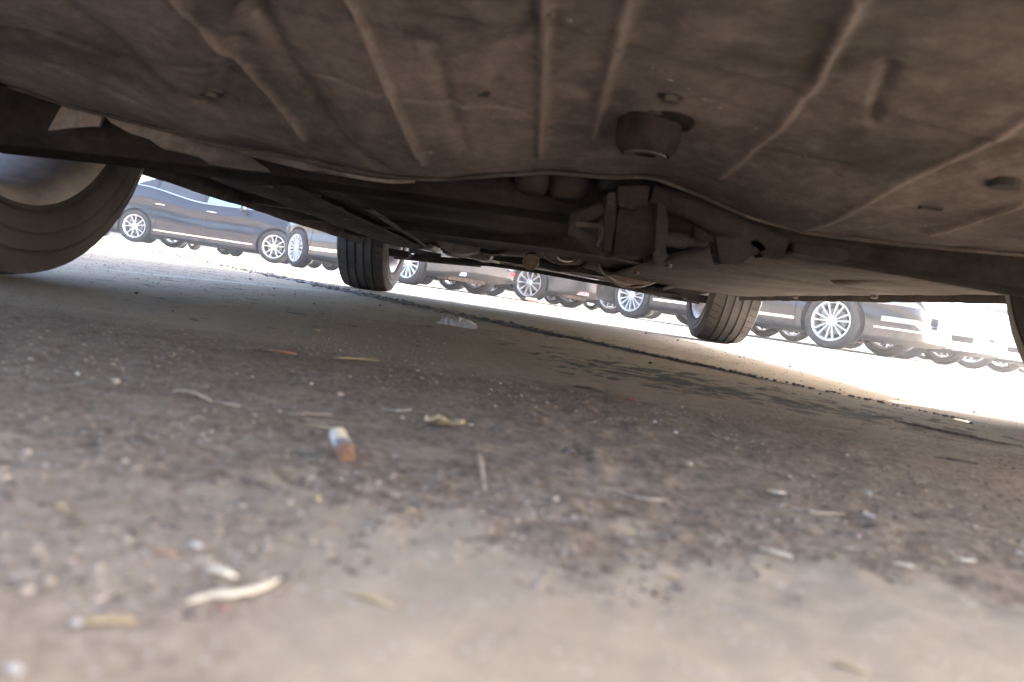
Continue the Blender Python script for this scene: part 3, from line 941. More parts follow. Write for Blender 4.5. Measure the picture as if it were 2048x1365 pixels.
trunk_me = mesh_of('trunk', bm, M['bark'])
for q in range(15):
    t_ = empty('tree', (-36 + q * 5.0 + random.uniform(-.8, .8), -19 + random.uniform(-1.5, 1.5), 0), random.random() * 6)
    tag(t_, 'round crowned tree in the row behind the viewer', 'tree', 'trees behind the viewer')
    link('trunk', trunk_me, t_); link('crown', crown_me[q % 3], t_)
for q in range(8):
    c = copy_car((carC, carE)[q % 2], M[('silver', 'black', 'white', 'grey')[q % 4]])
    c.location = (-13 + q * 3.4, -8.2, 0); c.rotation_euler = (0, 0, math.radians(90 if q % 2 else -90))
    tag(c, 'parked car in the row behind the viewer', 'car', 'cars behind the viewer')

# ================================================================== THE CAR OVERHEAD
near_car = empty('overhead_car', (0, 2.16, 0), math.pi / 2)
tag(near_car, 'silver grey car seen from underneath, its dusty floor filling the upper half', 'car')
near_car_inv = Matrix.Rotation(-math.pi / 2, 4, 'Z') @ Matrix.Translation((0, -2.16, 0))
def part(name, bm, m, parent=None, local=False, **kw):
    """geometry given in world coordinates, stored in the car's frame"""
    if not local:
        bm.transform(near_car_inv)
    return obj(name, bm, m, parent or near_car, **kw)
sN = Shape(wb=2.475, fo=.42, ro=.80, hw=.835, roof=1.44, belt=.88, zb=.183, floor=.235, floor_side=.82)
RW = .300
bN = sN.body([M['bronze'], M['liner']], cut=.345)
body = link('body', bN, near_car)
FRY, REY = 3.40, .925
# wheels: detailed tyre and rim, inner faces towards the centre
tyre_me = mesh_of('tyre', tyre_bm(RW, .205, .205, True), M['tyre'])
rimi_me = mesh_of('rim', rim_bm(.205, .19, 10, 'pair', .07), M['old_alloy'])
def hub_bm():
    bm = B()
    add_lathe(bm, [(-.03, .001), (-.03, .05), (-.01, .055), (-.01, .135), (.03, .135), (.03, .07), (.05, .001)], 40)
    for k in range(5):
        t = k * 1.2566
        add_lathe(bm, [(-.022, .001), (-.022, .012), (-.008, .012)], 8, c=(0, .09 * math.cos(t), .09 * math.sin(t)))
    return bm
hub_me = mesh_of('brake_drum', hub_bm(), M['steel'])
for x_, y_ in ((-.775, REY), (.752, REY), (-.775, FRY), (.775, FRY)):
    lx, ly = y_ - 2.16, -x_
    sy = 1 if ly > 0 else -1
    w = empty('wheel', (lx, ly, RW), 0, near_car)
    w.rotation_euler = (0, 0, math.pi / 2 if sy > 0 else -math.pi / 2)
    link('tyre', tyre_me, w); link('rim', rimi_me, w, rot=(random.random(), 0, 0)); link('brake_drum', hub_me, w)

# ---- ribbed, dust coated pan right above the lens
def zray(px, py, Y): return D(px, py, Y)
YF = .76
cont = [(-200, 150), (0, 168), (130, 212), (210, 232), (330, 262), (420, 290), (560, 312), (740, 350), (870, 362), (1000, 352), (1100, 346), (1220, 357), (1300, 354), (1400, 392), (1500, 437), (1620, 468), (1800, 490), (2048, 512), (2300, 530)]
cx = np.array([D(a, b, YF).x for a, b in cont]); cz = np.array([D(a, b, YF).z for a, b in cont])
nx_, ny_ = 420, 260
px_ = np.linspace(-.60, .60, nx_)
py_ = np.linspace(.22, YF, ny_)
PX, PY = np.meshgrid(px_, py_)
zf_ = np.interp(px_, cx, cz); 
k_ = np.ones(9) / 9; zf_ = np.convolve(np.pad(zf_, 4, 'edge'), k_, 'valid')
base_z = .212 + .012 * np.cos(PX * 5)
tY = sst(.42, YF, PY)
Z = base_z * (1 - tY) + zf_[None, :] * tY
def ridge(x, w): return np.exp(-(x / w) ** 2)
def ribline(pts, w, h, soft=1.0):
    """raised bead along an image-free polyline in the X,Y plane"""
    best = np.full(PX.shape, 9.0)
    for (x0, y0), (x1, y1) in zip(pts[:-1], pts[1:]):
        dx, dy = x1 - x0, y1 - y0
        l2 = dx * dx + dy * dy + 1e-12
        t = np.clip(((PX - x0) * dx + (PY - y0) * dy) / l2, 0, 1)
        best = np.minimum(best, np.hypot(PX - x0 - t * dx, PY - y0 - t * dy))
    return h * np.exp(-(best / w) ** 2)
def panpt(px, py):
    # where the sight line meets the pan's mean height
    for Y in np.linspace(.15, YF, 200):
        p = D(px, py, Y)
        z0 = .212 + .012 * math.cos(p.x * 5); t = float(sst(.42, YF, np.array(Y)))
        if p.z >= z0 * (1 - t) + float(np.interp(p.x, cx, cz)) * t - 1e-4 and Y > .15 and p.z > .1:
            last = (p.x, p.y)
            return last
    return (p.x, p.y)
def panline(pp): return [panpt(a, b) for a, b in pp]
beads = [([(1086, -20), (1080, 320)], .0030, .0035), ([(682, 20), (845, 330)], .0030, .0045),
         ([(1262, -10), (1185, 290)], .0028, .0035), ([(1720, -10), (1640, 150), (1560, 255), (1440, 360)], .0030, .004),
         ([(2060, 225), (1960, 300), (1800, 370), (1610, 465)], .0035, .003), ([(300, -20), (605, 285)], .0035, .004), ([(2048, 410), (1860, 470)], .004, .004)]
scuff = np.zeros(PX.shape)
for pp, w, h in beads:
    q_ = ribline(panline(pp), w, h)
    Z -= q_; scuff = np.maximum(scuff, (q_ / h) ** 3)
grooves = [([(60, -10), (330, 190), (440, 240)], .011, .010), ([(500, 40), (600, 190), (690, 290), (770, 345)], .009, .009), ([(230, -10), (480, 110)], .010, .006), ([(130, 100), (200, 130), (240, 150)], .010, .009),
           ([(0, 90), (60, 92)], .008, .008), ([(860, 100), (900, 230), (930, 310)], .008, .006), ([(100, 150), (200, 190), (300, 225)], .008, .007),
           ([(1780, 120), (1740, 250)], .005, .005), ([(1480, 300), (1700, 340)], .005, .004), ([(330, 140), (470, 150), (760, 195), (1030, 235)], .003, .004), ([(1090, 260), (1190, 268)], .003, .004)]
for pp, w, h in grooves:
    Z += ribline(panline(pp), w * .8, h * .55)
Z += (fbm(PX * 6 + 40, PY * 6, 2) - .47) * .004 + (fbm(PX * 40 + 7, PY * 40, 3) - .45) * .0028
for a0, b0, h0 in ((-.42, -.33, .006), (-.27, -.20, .007), (-.10, -.02, .004)):
    w0 = PX / np.maximum(PY, .1) * .5
    Z += h0 * (sst(a0 - .012, a0 + .006, w0) - sst(b0 - .006, b0 + .03, w0)) * sst(.2, .3, PY) * (1 - sst(.62, .72, PY))
# seam where two pressings overlap
Z += .0035 * (1 / (1 + np.exp(-(PY - .47 - .03 * np.sin(PX * 6)) / .0015)))
pan_me = sheet_mesh('underfloor_pan', np.stack([PX, PY, Z], -1))
pan_me.transform(near_car_inv)
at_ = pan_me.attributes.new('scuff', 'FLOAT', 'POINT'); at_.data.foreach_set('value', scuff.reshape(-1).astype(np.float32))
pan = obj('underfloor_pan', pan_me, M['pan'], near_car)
md = pan.modifiers.new('thick', 'SOLIDIFY'); md.thickness = .004; md.offset = 1
# down-turned lip along its front edge
lip = []
for x in np.linspace(-.6, .6, 120):
    z = float(np.interp(x, px_, zf_)); lip.append((x, YF + .002, z + .001))
bm = B(); add_tube(bm, lip, .0024, 6); part('pan_lip', bm, M['mount_pre'])
# plug hanging from the pan
# spot welds, slots and screw heads of the pressings
for k_ in range(46):
    a_ = (k_ % 23); px0 = (1100 + a_ * 34, 36 + a_ * 19) if k_ < 23 else (60 + a_ * 38, 120 + a_ * 9)
    q_ = panpt(*px0)
    if abs(q_[0]) > .57 or q_[1] > .73: continue
    z_ = float(Z[int(np.argmin(abs(py_ - q_[1]))), int(np.argmin(abs(px_ - q_[0])))])
    bm = B(); add_lathe(bm, [(0, .0024), (-.0007, .0022), (-.0009, .001)], 10, axis='Z', c=(q_[0], q_[1], z_)); part('spot_weld', bm, M['pan'])
for a_, b_, w_, h_ in ((960, 200, .008, .003), (1860, 420, .012, .004)):
    q_ = panpt(a_, b_); z_ = float(Z[int(np.argmin(abs(py_ - q_[1]))), int(np.argmin(abs(px_ - q_[0])))])
    bm = B(); add_box(bm, (q_[0], q_[1], z_ + .001), (w_ * 1.6, h_ * 2.2, .005), bevel=.0015); part('drain_slot', bm, M['liner'])
for a_, b_ in ((1340, 200), (420, 200)):
    q_ = panpt(a_, b_); z_ = float(Z[int(np.argmin(abs(py_ - q_[1]))), int(np.argmin(abs(px_ - q_[0])))])
    bm = B(); add_lathe(bm, [(.002, .010), (-.001, .0095), (-.001, .0055), (-.005, .005), (-.005, .001)], 12, axis='Z', c=(q_[0], q_[1], z_)); part('screw_head', bm, M['mount_pre'])
p = D(1270, 334, .655)
bm = B(); add_lathe(bm, [(.240, .025), (p.z + .012, .025), (p.z + .004, .0235), (p.z, .019), (p.z, .001)], 32, axis='Z', c=(p.x, .60, 0))
add_lathe(bm, [(.240, .034), (p.z + .026, .034), (p.z + .023, .024)], 32, axis='Z', c=(p.x + .006, .60, 0))
boss = part('drain_boss', bm, M['floor'])
bm = B(); add_lathe(bm, [(p.z + .002, .017), (p.z - .001, .016), (p.z - .001, .010), (p.z + .0005, .009), (p.z + .0005, .001)], 28, axis='Z', c=(p.x, .60, 0)); part('boss_face', bm, M['mount_pre'], boss)
for k_ in range(3):
    a_ = k_ * 2.09 + .5
    bm = B(); add_lathe(bm, [(p.z + .034, .001), (p.z + .024, .001), (p.z + .024, .005), (p.z + .034, .005)], 6, axis='Z', c=(p.x + .029 * math.cos(a_), .60 + .029 * math.sin(a_), 0)); part('bolt', bm, M['mount_pre'], boss)
p = Vector((*panpt(2010, 368), 0)); 
bm = B(); add_lathe(bm, [(0, .001), (0, .010), (.006, .010)], 20, axis='Z', c=(p.x, p.y, D(2010, 368, p.y).z - .003)); part('rubber_plug', bm, M['liner'])

# ---- flaps of heat shield at the left
def slab(poly3, t=.004):
    bm = B()
    v = [bm.verts.new(Vector(p)) for p in poly3]
    f = bm.faces.new(v)
    bmesh.ops.triangulate(bm, faces=[f])
    bmesh.ops.subdivide_edges(bm, edges=bm.edges[:], cuts=5, use_grid_fill=True)
    for w in bm.verts:
        w.co.z += .006 * (noise.noise(w.co * 14))
    bmesh.ops.solidify(bm, geom=bm.faces[:], thickness=t)
    return bm
def shaped(px, Yn, slope=0.0):
    return [D(a, b, Yn + c) for a, b, c in px]
part('heat_shield', slab(shaped([(200, 226, .0), (330, 238, .0), (420, 258, .02), (470, 292, .02), (540, 346, .0), (480, 338, .0), (420, 330, .0), (400, 318, 0), (330, 300, .0), (300, 278, 0), (262, 268, 0), (225, 252, .0)], .772)), M['pan'])
part('heat_shield', slab(shaped([(400, 285, .0), (600, 296, .0), (780, 352, .02), (830, 366, 0), (700, 358, .0), (640, 350, 0), (520, 318, .0)], .775)), M['pan'])
part('bracket_tab', slab(shaped([(135, 210, 0), (215, 228, 0), (200, 262, .0), (100, 268, .0)], .775)), M['plate'])

# ---- axle beam between the rear wheels
bm = B()
prof = [(.80, .205), (.79, .16), (.80, .146), (.84, .141), (.885, .146), (.90, .165), (.89, .205)]
secs = []
for x in np.linspace(-.655, .655, 26):
    a = abs(x) / .655
    lift = .030 * (1 - a ** 2.0)
    secs.append([bm.verts.new((x, y + .02 * (1 - a), z + lift * .55)) for y, z in prof])
for a, b in zip(secs[:-1], secs[1:]):
    for k in range(len(prof)):
        bm.faces.new((a[k], a[(k + 1) % len(prof)], b[(k + 1) % len(prof)], b[k]))
bm.faces.new(secs[0]); bm.faces.new(secs[-1][::-1])
part('axle_beam', bm, M['floor'])
for sx in (-1, 1):
    bm = B(); add_tube(bm, [(sx * .64, .93, .30), (sx * .58, 1.05, .24), (sx * .52, 1.28, .205), (sx * .50, 1.42, .20)], [.035, .032, .028, .035], 12, flat=.7)
    part('trailing_arm', bm, M['floor'])
    bm = B(); add_lathe(bm, [(.19, .045), (.20, .055), (.225, .055), (.23, .05)], 24, axis='Z', c=(sx * .47, 1.0, 0))
    add_tube(bm, [(sx * .47 + .04 * math.cos(t), 1.0 + .04 * math.sin(t), .195 + t * .0035) for t in np.linspace(0, 22, 90)], .006, 6)
    part('coil_spring', bm, M['floor'])
# bumps seen below the front edge of the pan
for (a, b, r) in ((1065, 368, .017), (1135, 380, .018), (1215, 372, .010)):
    p = D(a, b, .79)
    bm = B(); add_lathe(bm, [(p.z + .05, r * 1.2), (p.z, r * 1.1), (p.z - r * .55, r * .8), (p.z - r * .75, .001)], 20, axis='Z', c=(p.x, p.y, 0))
    part('bushing', bm, M['floor'])
# rear engine-style mount: block carried between two ears, with a loop bracket and a bolt
Ym = .775
def rect(px0, py0, px1, py1, Yn, dep, bev=.003):
    a = D(px0, py0, Yn); b = D(px1, py1, Yn)
    bm = B(); add_box(bm, ((a.x + b.x) / 2, Yn + dep / 2, (a.z + b.z) / 2), (abs(b.x - a.x), dep, abs(a.z - b.z)), bevel=bev)
    return bm
def poly_part(name, pts, Yn, dep, m, bev=0.0015, parent=None):
    P = [D(a, b, Yn) for a, b in pts]
    bm = B(); add_prism(bm, [(q.x, q.z) for q in P], dep, 'Y', Yn)
    bmesh.ops.bevel(bm, geom=bm.edges[:], offset=bev, segments=2, affect='EDGES', clamp_overlap=True)
    return part(name, bm, m, parent)
M['mount'] = mat('dusty_cast_iron', build=build_under((0.020, 0.017, 0.016), (0.036, 0.031, 0.029), (0.06, 0.051, 0.046), 18, .9), rough=.8, spec=.15)
mb = poly_part('mount_block', [(1245, 395), (1310, 405), (1312, 505), (1290, 515), (1228, 510), (1232, 440)], Ym, .05, M['mount'])
poly_part('mount_ear', [(1215, 385), (1234, 384), (1232, 440), (1222, 505), (1206, 502), (1210, 430)], Ym - .012, .075, M['mount'])
poly_part('mount_ear', [(1312, 405), (1330, 408), (1338, 440), (1330, 512), (1308, 520), (1312, 460)], Ym - .012, .075, M['mount'])
poly_part('mount_foot', [(1236, 372), (1300, 372), (1296, 402), (1276, 420), (1236, 412)], Ym - .016, .03, M['mount'])
pl = [D(a, b, Ym) for a, b in ((1208, 418), (1150, 438), (1148, 462), (1172, 480), (1206, 502))]
bm = B(); add_tube(bm, pl, .0042, 8, flat=1.8); part('loop_bracket', bm, M['mount'])
pl = [D(a, b, Ym - .005) for a, b in ((1152, 449), (1205, 452), (1208, 470), (1196, 492))]
bm = B(); add_tube(bm, pl, .0026, 6); part('wire_clip', bm, M['mount_pre'])
p = D(1352, 480, Ym); bm = B(); add_lathe(bm, [(-.014, .001), (-.014, .008), (.010, .008), (.012, .005), (.03, .004), (.032, .001)], 12, axis='X', c=p); part('mount_bolt', bm, M['mount'])
p = D(1318, 512, Ym - .02); bm = B(); add_lathe(bm, [(-.008, .001), (-.008, .0075), (.004, .0075), (.004, .001)], 6, axis='Y', c=p); part('mount_bolt', bm, M['mount'])
# link arm curving off to the right, and the lugs under it
pl = [D(a, b, Y) for a, b, Y in ((1300, 392, .80), (1380, 412, .80), (1430, 435, .80), (1490, 462, .80), (1560, 490, .82))]
bm = B(); add_tube(bm, pl, [.014, .016, .018, .016, .012], 12); part('link_arm', bm, M['mount'])
for pts, Y in (([(1390, 450), (1450, 455), (1446, 480), (1425, 488), (1392, 478)], .80), ([(1430, 472), (1520, 480), (1540, 500), (1500, 512), (1482, 530), (1440, 528), (1438, 500)], .79),
               ([(1500, 466), (1580, 476), (1572, 500), (1568, 520), (1524, 514), (1520, 498), (1500, 494)], .79), ([(1585, 486), (1700, 500), (1698, 522), (1640, 516), (1588, 506)], .80),
               ([(1700, 500), (1840, 512), (1800, 528), (1770, 526), (1702, 518)], .82)):
    poly_part('floor_lug', pts, Y, .03, M['mount'])
# ---- floor sheet from the beam forward, with lengthwise channels
fx = np.linspace(-.74, .74, 160); fy = np.linspace(.92, 3.0, 180)
FX, FY = np.meshgrid(fx, fy)
FZ = .212 + .02 * np.exp(-(FX / .12) ** 2) - .012 * (sst(.42, .45, abs(FX)) - sst(.55, .58, abs(FX)))
FZ += .006 * np.sin(FY * 22) * np.exp(-((abs(FX) - .3) / .1) ** 2) * .5 + (fbm(FX * 8, FY * 8, 3) - .45) * .008
fm = sheet_mesh('floor_panel', np.stack([FX, FY, FZ], -1)); fm.transform(near_car_inv)
obj('floor_panel', fm, M['floor'], near_car)
for sx_, x0_, x1_ in ((1, .20, .715), (-1, .46, .60)):
    tx = np.linspace(x0_, x1_, 30); ty = np.linspace(1.02, 2.75, 60)
    TX, TY = np.meshgrid(tx, ty)
    uu = (TX - x0_) / (x1_ - x0_)
    TZ = .192 - .009 * np.sin(np.pi * np.clip(uu, 0, 1)) ** .5 + (fbm(TX * 14, TY * 10, 3) - .45) * .006 + .004 * np.exp(-((TY % .45 - .2) / .02) ** 2)
    TX = TX * sx_
    tm = sheet_mesh('under_tray', np.stack([TX, TY, TZ], -1)); tm.transform(near_car_inv)
    to = obj('under_tray', tm, M['floor'], near_car)
    md = to.modifiers.new('thick', 'SOLIDIFY'); md.thickness = .003; md.offset = 1
    for q in range(6):
        bm = B(); add_lathe(bm, [(.18, .001), (.1805, .008), (.19, .009)], 8, axis='Z', c=(sx_ * (x0_ + .03 + (x1_ - x0_ - .06) * (q % 2)), 1.2 + .5 * (q // 2), 0)); part('tray_bolt', bm, M['mount_pre'])
# cross member and front under-tray edge
bm = B()
secs = []
for x in np.linspace(-.62, .62, 30):
    z = .202 + .004 * math.cos(x * 8)
    secs.append([bm.verts.new((x, y, zz)) for y, zz in ((1.93, z + .03), (1.95, z - .004), (2.0, z - .006), (2.02, z + .03))])
for a, b in zip(secs[:-1], secs[1:]):
    for k in range(4): bm.faces.new((a[k], a[(k + 1) % 4], b[(k + 1) % 4], b[k]))
bm.faces.new(secs[0]); bm.faces.new(secs[-1][::-1])
part('cross_member', bm, M['mount'])
for pts, r, nm, m in (
    ([(.42, 2.3, .20), (.40, 2.7, .19), (.30, 3.1, .18)], .012, 'fuel_line', M['floor']),):
    bm = B(); add_tube(bm, pts, r, 16); part(nm, bm, m)
# curved hoops and hanging stubs seen between the two front wheels (world positions at their own depth)
def hoop(name, px, Y, r, m, n=12, flat=1.0):
    pts = [D(a, b, Y) for a, b in px]
    # smooth through the points
    out = []
    for i in range(len(pts) - 1):
        p0 = pts[max(i - 1, 0)]; p1 = pts[i]; p2 = pts[i + 1]; p3 = pts[min(i + 2, len(pts) - 1)]
        for s in np.linspace(0, 1, 7)[:-1]:
            out.append(.5 * ((2 * p1) + (-p0 + p2) * s + (2 * p0 - 5 * p1 + 4 * p2 - p3) * s**2 + (-p0 + 3 * p1 - 3 * p2 + p3) * s**3))
    out.append(pts[-1])
    bm = B(); add_tube(bm, out, r, n, flat=flat); part(name, bm, m)
hoop('exhaust_hoop', [(1080, 495), (1092, 515), (1112, 526), (1145, 527), (1175, 510)], 2.6, .0042, M['plate'])
hoop('exhaust_hoop', [(1062, 500), (1078, 524), (1106, 538), (1140, 540), (1165, 532), (1182, 512)], 2.66, .0075, M['floor'])
hoop('exhaust_hoop', [(960, 500), (980, 506), (1005, 502), (1024, 488)], 2.6, .006, M['floor'])
hoop('shield_rim', [(964, 508), (990, 511), (1018, 502), (1030, 490)], 2.55, .0028, M['plate'])
def dish(name, px, Y, dep, m, bev=.004):
    poly_part(name, px, Y, dep, m, bev)
dish('resonator', [(1115, 502), (1162, 508), (1156, 517), (1138, 524), (1118, 518)], 2.7, .12, M['steel'])
p = D(1062, 522, 2.5); bm = B()
add_tube(bm, [p + Vector((.0, .25, .02)), p + Vector((0, .08, .0)), p + Vector((0, 0, -.004))], [.026, .028, .026], 20); part('pipe_stub', bm, M['steel'])
dish('floor_shield', [(795, 462), (845, 478), (868, 492), (860, 500), (800, 482)], 2.7, .25, M['plate'])
dish('floor_shield', [(868, 478), (960, 490), (957, 502), (935, 508), (905, 506), (885, 498)], 2.6, .20, M['pan'])
dish('floor_shield', [(880, 484), (915, 490), (945, 513), (983, 508), (978, 522), (962, 522), (930, 512)], 2.75, .15, M['plate'], .002)
dish('lower_shield', [(1240, 540), (1300, 548), (1345, 546), (1334, 556), (1300, 568), (1262, 570), (1236, 562), (1220, 553)], 2.6, .25, M['steel'])
dish('lower_shield', [(1195, 520), (1232, 528), (1330, 536), (1345, 546), (1300, 552), (1240, 548), (1205, 540)], 2.7, .25, M['floor'])
dish('lower_shield', [(1420, 563), (1460, 552), (1560, 560), (1600, 572), (1560, 585), (1500, 583), (1440, 578)], 2.75, .3, M['pan'])
hoop('shield_rim', [(1195, 522), (1205, 545), (1222, 562), (1250, 574), (1290, 572), (1340, 552)], 2.56, .0035, M['plate'])
hoop('bumper_rail', [(830, 512), (900, 522), (1000, 532), (1100, 548), (1200, 566), (1300, 580), (1360, 592)], 2.95, .0075, M['floor'], flat=1.0)
hoop('bumper_rail', [(1000, 527), (1070, 534), (1150, 548), (1215, 562), (1260, 572)], 2.9, .0035, M['plate'])
# ribbed splash tray
for q in range(9):
    t = q / 8
    a0 = (1262 + 62 * t, 572 + 2 * t); a1 = (1312 + 66 * t, 556 + 8 * t)
    pts = [D(a0[0], a0[1] + 4, 2.62), D((a0[0] + a1[0]) / 2 - 6, (a0[1] + a1[1]) / 2 + 5, 2.78), D(a1[0], a1[1], 2.95)]
    bm = B(); add_tube(bm, pts, .006, 6); part('tray_rib', bm, M['floor'])
dish('splash_tray', [(1255, 574), (1330, 560), (1420, 566), (1430, 584), (1372, 594), (1320, 588)], 2.98, .04, M['floor'], .002)
# ragged rubber flaps
def ragged(name, x0, y0, x1, y1, h, Y, m):
    n = 26
    top = [D(x0 + (x1 - x0) * i / n, y0 + (y1 - y0) * i / n, Y) for i in range(n + 1)]
    bot = [D(x0 + (x1 - x0) * i / n, y0 + (y1 - y0) * i / n + h * (.55 + .45 * random.random()), Y) for i in range(n + 1)]
    bm = B(); add_prism(bm, [(q.x, q.z) for q in top] + [(q.x, q.z) for q in bot[::-1]], .008, 'Y', Y)
    part(name, bm, m, smooth=False)
ragged('rubber_flap', 818, 496, 882, 508, 16, 3.0, M['liner'])
ragged('rubber_flap', 1304, 578, 1372, 582, 18, 3.0, M['liner'])
ragged('seam_flange', 395, 372, 500, 398, 10, 1.75, M['floor'])
# suspension at the front wheels
for sx in (-1, 1):
    bm = B(); add_tube(bm, [(sx * .30, 3.45, .19), (sx * .5, 3.42, .175), (sx * .68, 3.40, .165)], [.03, .025, .022], 10, flat=.6); part('control_arm', bm, M['mount'])
    bm = B(); add_box(bm, (sx * .66, 3.33, .175), (.13, .12, .03), bevel=.008); part('arm_shield', bm, M['mount'])
    bm = B(); add_tube(bm, [(sx * .2, 3.5, .25), (sx * .69, 3.42, .30)], .014, 10); part('drive_shaft', bm, M['steel'])
bm = B(); add_box(bm, (0, 3.35, .215), (.9, .42, .03), bevel=.01); part('front_subframe', bm, M['mount'])
# jagged sill flanges with small clips
for sx in (-1, 1):
    xs_ = np.linspace(1.32, 3.02, 40)
    bm = B(); add_prism(bm, [(y, .215) for y in xs_] + [(y, .180 + .0025 * random.random()) for y in xs_[::-1]], .006, 'X', sx * .752 - .003)
    part('sill_flange', bm, M['mount'], smooth=False)
    for y in (1.75, 2.1, 2.6):
        bm = B(); add_box(bm, (sx * .66, y, .205), (.10, .05, .03), bevel=.006); part('floor_clip', bm, M['mount'])
for (x0, y0, x1, y1, w) in ((-.55, 1.3, -.62, 2.9, .012), (-.40, 1.5, -.46, 2.9, .008), (.50, 1.3, .58, 2.9, .012), (.64, 1.4, .66, 2.8, .007), (.30, 1.2, .42, 2.6, .01)):
    bm = B(); add_tube(bm, [(x0, y0, .196), ((x0 + x1) / 2 + .01, (y0 + y1) / 2, .194), (x1, y1, .196)], w, 8, flat=.5); part('floor_bead', bm, M['mount'])

# ================================================================== JOINT, GRAVEL AND LITTER
def stone_mesh(name, pts, rads, m, seed=0, flatten=.7):
    """many small stones in one mesh"""
    r2 = np.random.default_rng(seed)
    t = (1 + 5 ** .5) / 2
    V0 = np.array([(-1, t, 0), (1, t, 0), (-1, -t, 0), (1, -t, 0), (0, -1, t), (0, 1, t), (0, -1, -t), (0, 1, -t), (t, 0, -1), (t, 0, 1), (-t, 0, -1), (-t, 0, 1)], float) / 1.9
    Fc = np.array([(0, 11, 5), (0, 5, 1), (0, 1, 7), (0, 7, 10), (0, 10, 11), (1, 5, 9), (5, 11, 4), (11, 10, 2), (10, 7, 6), (7, 1, 8), (3, 9, 4), (3, 4, 2), (3, 2, 6), (3, 6, 8), (3, 8, 9), (4, 9, 5), (2, 4, 11), (6, 2, 10), (8, 6, 7), (9, 8, 1)])
    n = len(pts)
    V = V0[None] * (1 + r2.uniform(-.35, .35, (n, 12, 1)))
    sc = np.stack([r2.uniform(.6, 1.5, n), r2.uniform(.6, 1.5, n), r2.uniform(.4, 1.0, n) * flatten], -1) * np.asarray(rads)[:, None]
    V = V * sc[:, None, :]
    an = r2.uniform(0, 6.28, n); c, s = np.cos(an)[:, None], np.sin(an)[:, None]
    X = V[..., 0] * c - V[..., 1] * s; Y = V[..., 0] * s + V[..., 1] * c
    V = np.stack([X, Y, V[..., 2]], -1) + np.asarray(pts)[:, None, :]
    Fa = (Fc[None] + 12 * np.arange(n)[:, None, None]).reshape(-1, 3)
    me = bpy.data.meshes.new(name)
    me.vertices.add(n * 12); me.vertices.foreach_set('co', V.reshape(-1).astype(np.float32))
    me.loops.add(Fa.size); me.loops.foreach_set('vertex_index', Fa.reshape(-1).astype(np.int32))
    me.polygons.add(len(Fa)); me.polygons.foreach_set('loop_start', (np.arange(len(Fa)) * 3).astype(np.int32)); me.polygons.foreach_set('loop_total', np.full(len(Fa), 3, np.int32))
    me.update(calc_edges=True)
    return obj(name, me, m)
# worn joint filler: a low ragged ribbon of tar and grit following the joint
js = np.linspace(-.12, 9.0, 860)
off = (fbm(js * 3, js * 0 + 3, 3) - .45) * .05
wid = np.interp(js, [-.12, .15, .6, 1.5, 3, 4.5, 9], [.002, .009, .020, .040, .060, .055, .03]) * (1 + .5 * (fbm(js * 14, js * 0, 2) - .4))
P = []
for u in (-1, -.6, -.2, .2, .6, 1):
    ee = off + u * wid
    P.append(np.stack([JA.x + JD.x * js + JN.x * ee, JA.y + JD.y * js + JN.y * ee, .0004 + (1 - u * u) * np.interp(js, [-.12, .2, .7, 2, 9], [.0002, .0022, .0048, .006, .006]) * (.1 + 1.4 * fbm(js * 34, js * 0 + u * 4, 3))], -1))
M['joint'] = mat('gritty_tar', build=build_under((0.035, 0.030, 0.027), (0.085, 0.072, 0.062), (0.22, 0.185, 0.155), 60), rough=.95)
jm = sheet_mesh('joint_filler', np.array(P))
tag(obj('joint_filler', jm, M['joint']), kind='stuff', label='dark tar filler crumbling along the paving joint', cat='joint filler')
n = 5200
ju = rng.uniform(-.25, 8.5, n); je = np.interp(ju, js, off) + rng.normal(0, 1, n) * np.interp(ju, js, wid) * .9
pts = np.stack([JA.x + JD.x * ju + JN.x * je, JA.y + JD.y * ju + JN.y * je, np.full(n, .003)], -1)
tag(stone_mesh('joint_gravel', pts, rng.uniform(.0006, 1, n) ** 3 * .0075 * np.interp(ju, [-1, 0, 1, 3, 8], [.15, .4, 1.0, 1.3, 1.8]) + .0006, M['joint'], 3), 'dark loose gravel strewn along the diagonal paving joint', 'gravel', kind='stuff')
# grit in the trodden dirt
M['brown_grit'] = mat('brown_grit', build=build_under((0.045, 0.032, 0.023), (0.10, 0.072, 0.050), (0.19, 0.14, 0.10), 200), rough=.9)
n = 30000
yy = .14 + rng.random(n) ** 1.4 * .65; xx = rng.uniform(-1, 1, n) * (yy * .75 + .08) + .02
keep = (fbm(xx * 9, yy * 9, 3) > .40) & ((yy + (fbm(xx * 9, yy * 9, 4) - .47) * .25 > .225) | (xx < -.10 + (fbm(xx * 20, yy * 20, 3) - .45) * .1))
xx, yy = xx[keep], yy[keep]
ne_ = np.exp(-((xx + 0.02) ** 2 + (yy - 0.3) ** 2) / 0.6)
b_ = sst(0.15, 0.24, yy) * (1 - sst(0.55, 0.75, yy)) * (1 - sst(0.9, 1.3, abs(xx)))
hz_ = ne_ * (fbm(xx * 14, yy * 14, 4) - 0.47) * 0.0035 + b_ * (fbm(xx * 110, yy * 110, 3) - 0.45) * 0.0045 * np.clip(ne_ * 2, 0, 1)
rr_ = .00022 + rng.random(len(xx)) ** 3 * .0011
P_ = np.stack([xx, yy, hz_], -1); h3 = rng.integers(0, 3, len(xx))
for q, (m_, nm, lb) in enumerate(((M['stone'], 'grit', 'grey brown grit scattered over the dirt under the car'), (M['brown_grit'], 'grit', 'dark grit scattered over the dirt under the car'), (M['straw'], 'chaff', 'pale chaff and plant crumbs mixed in the dirt under the car'))):
    sel = h3 == q
    tag(stone_mesh(nm, P_[sel], rr_[sel], m_, 10 + q, .6), lb, nm, kind='stuff')
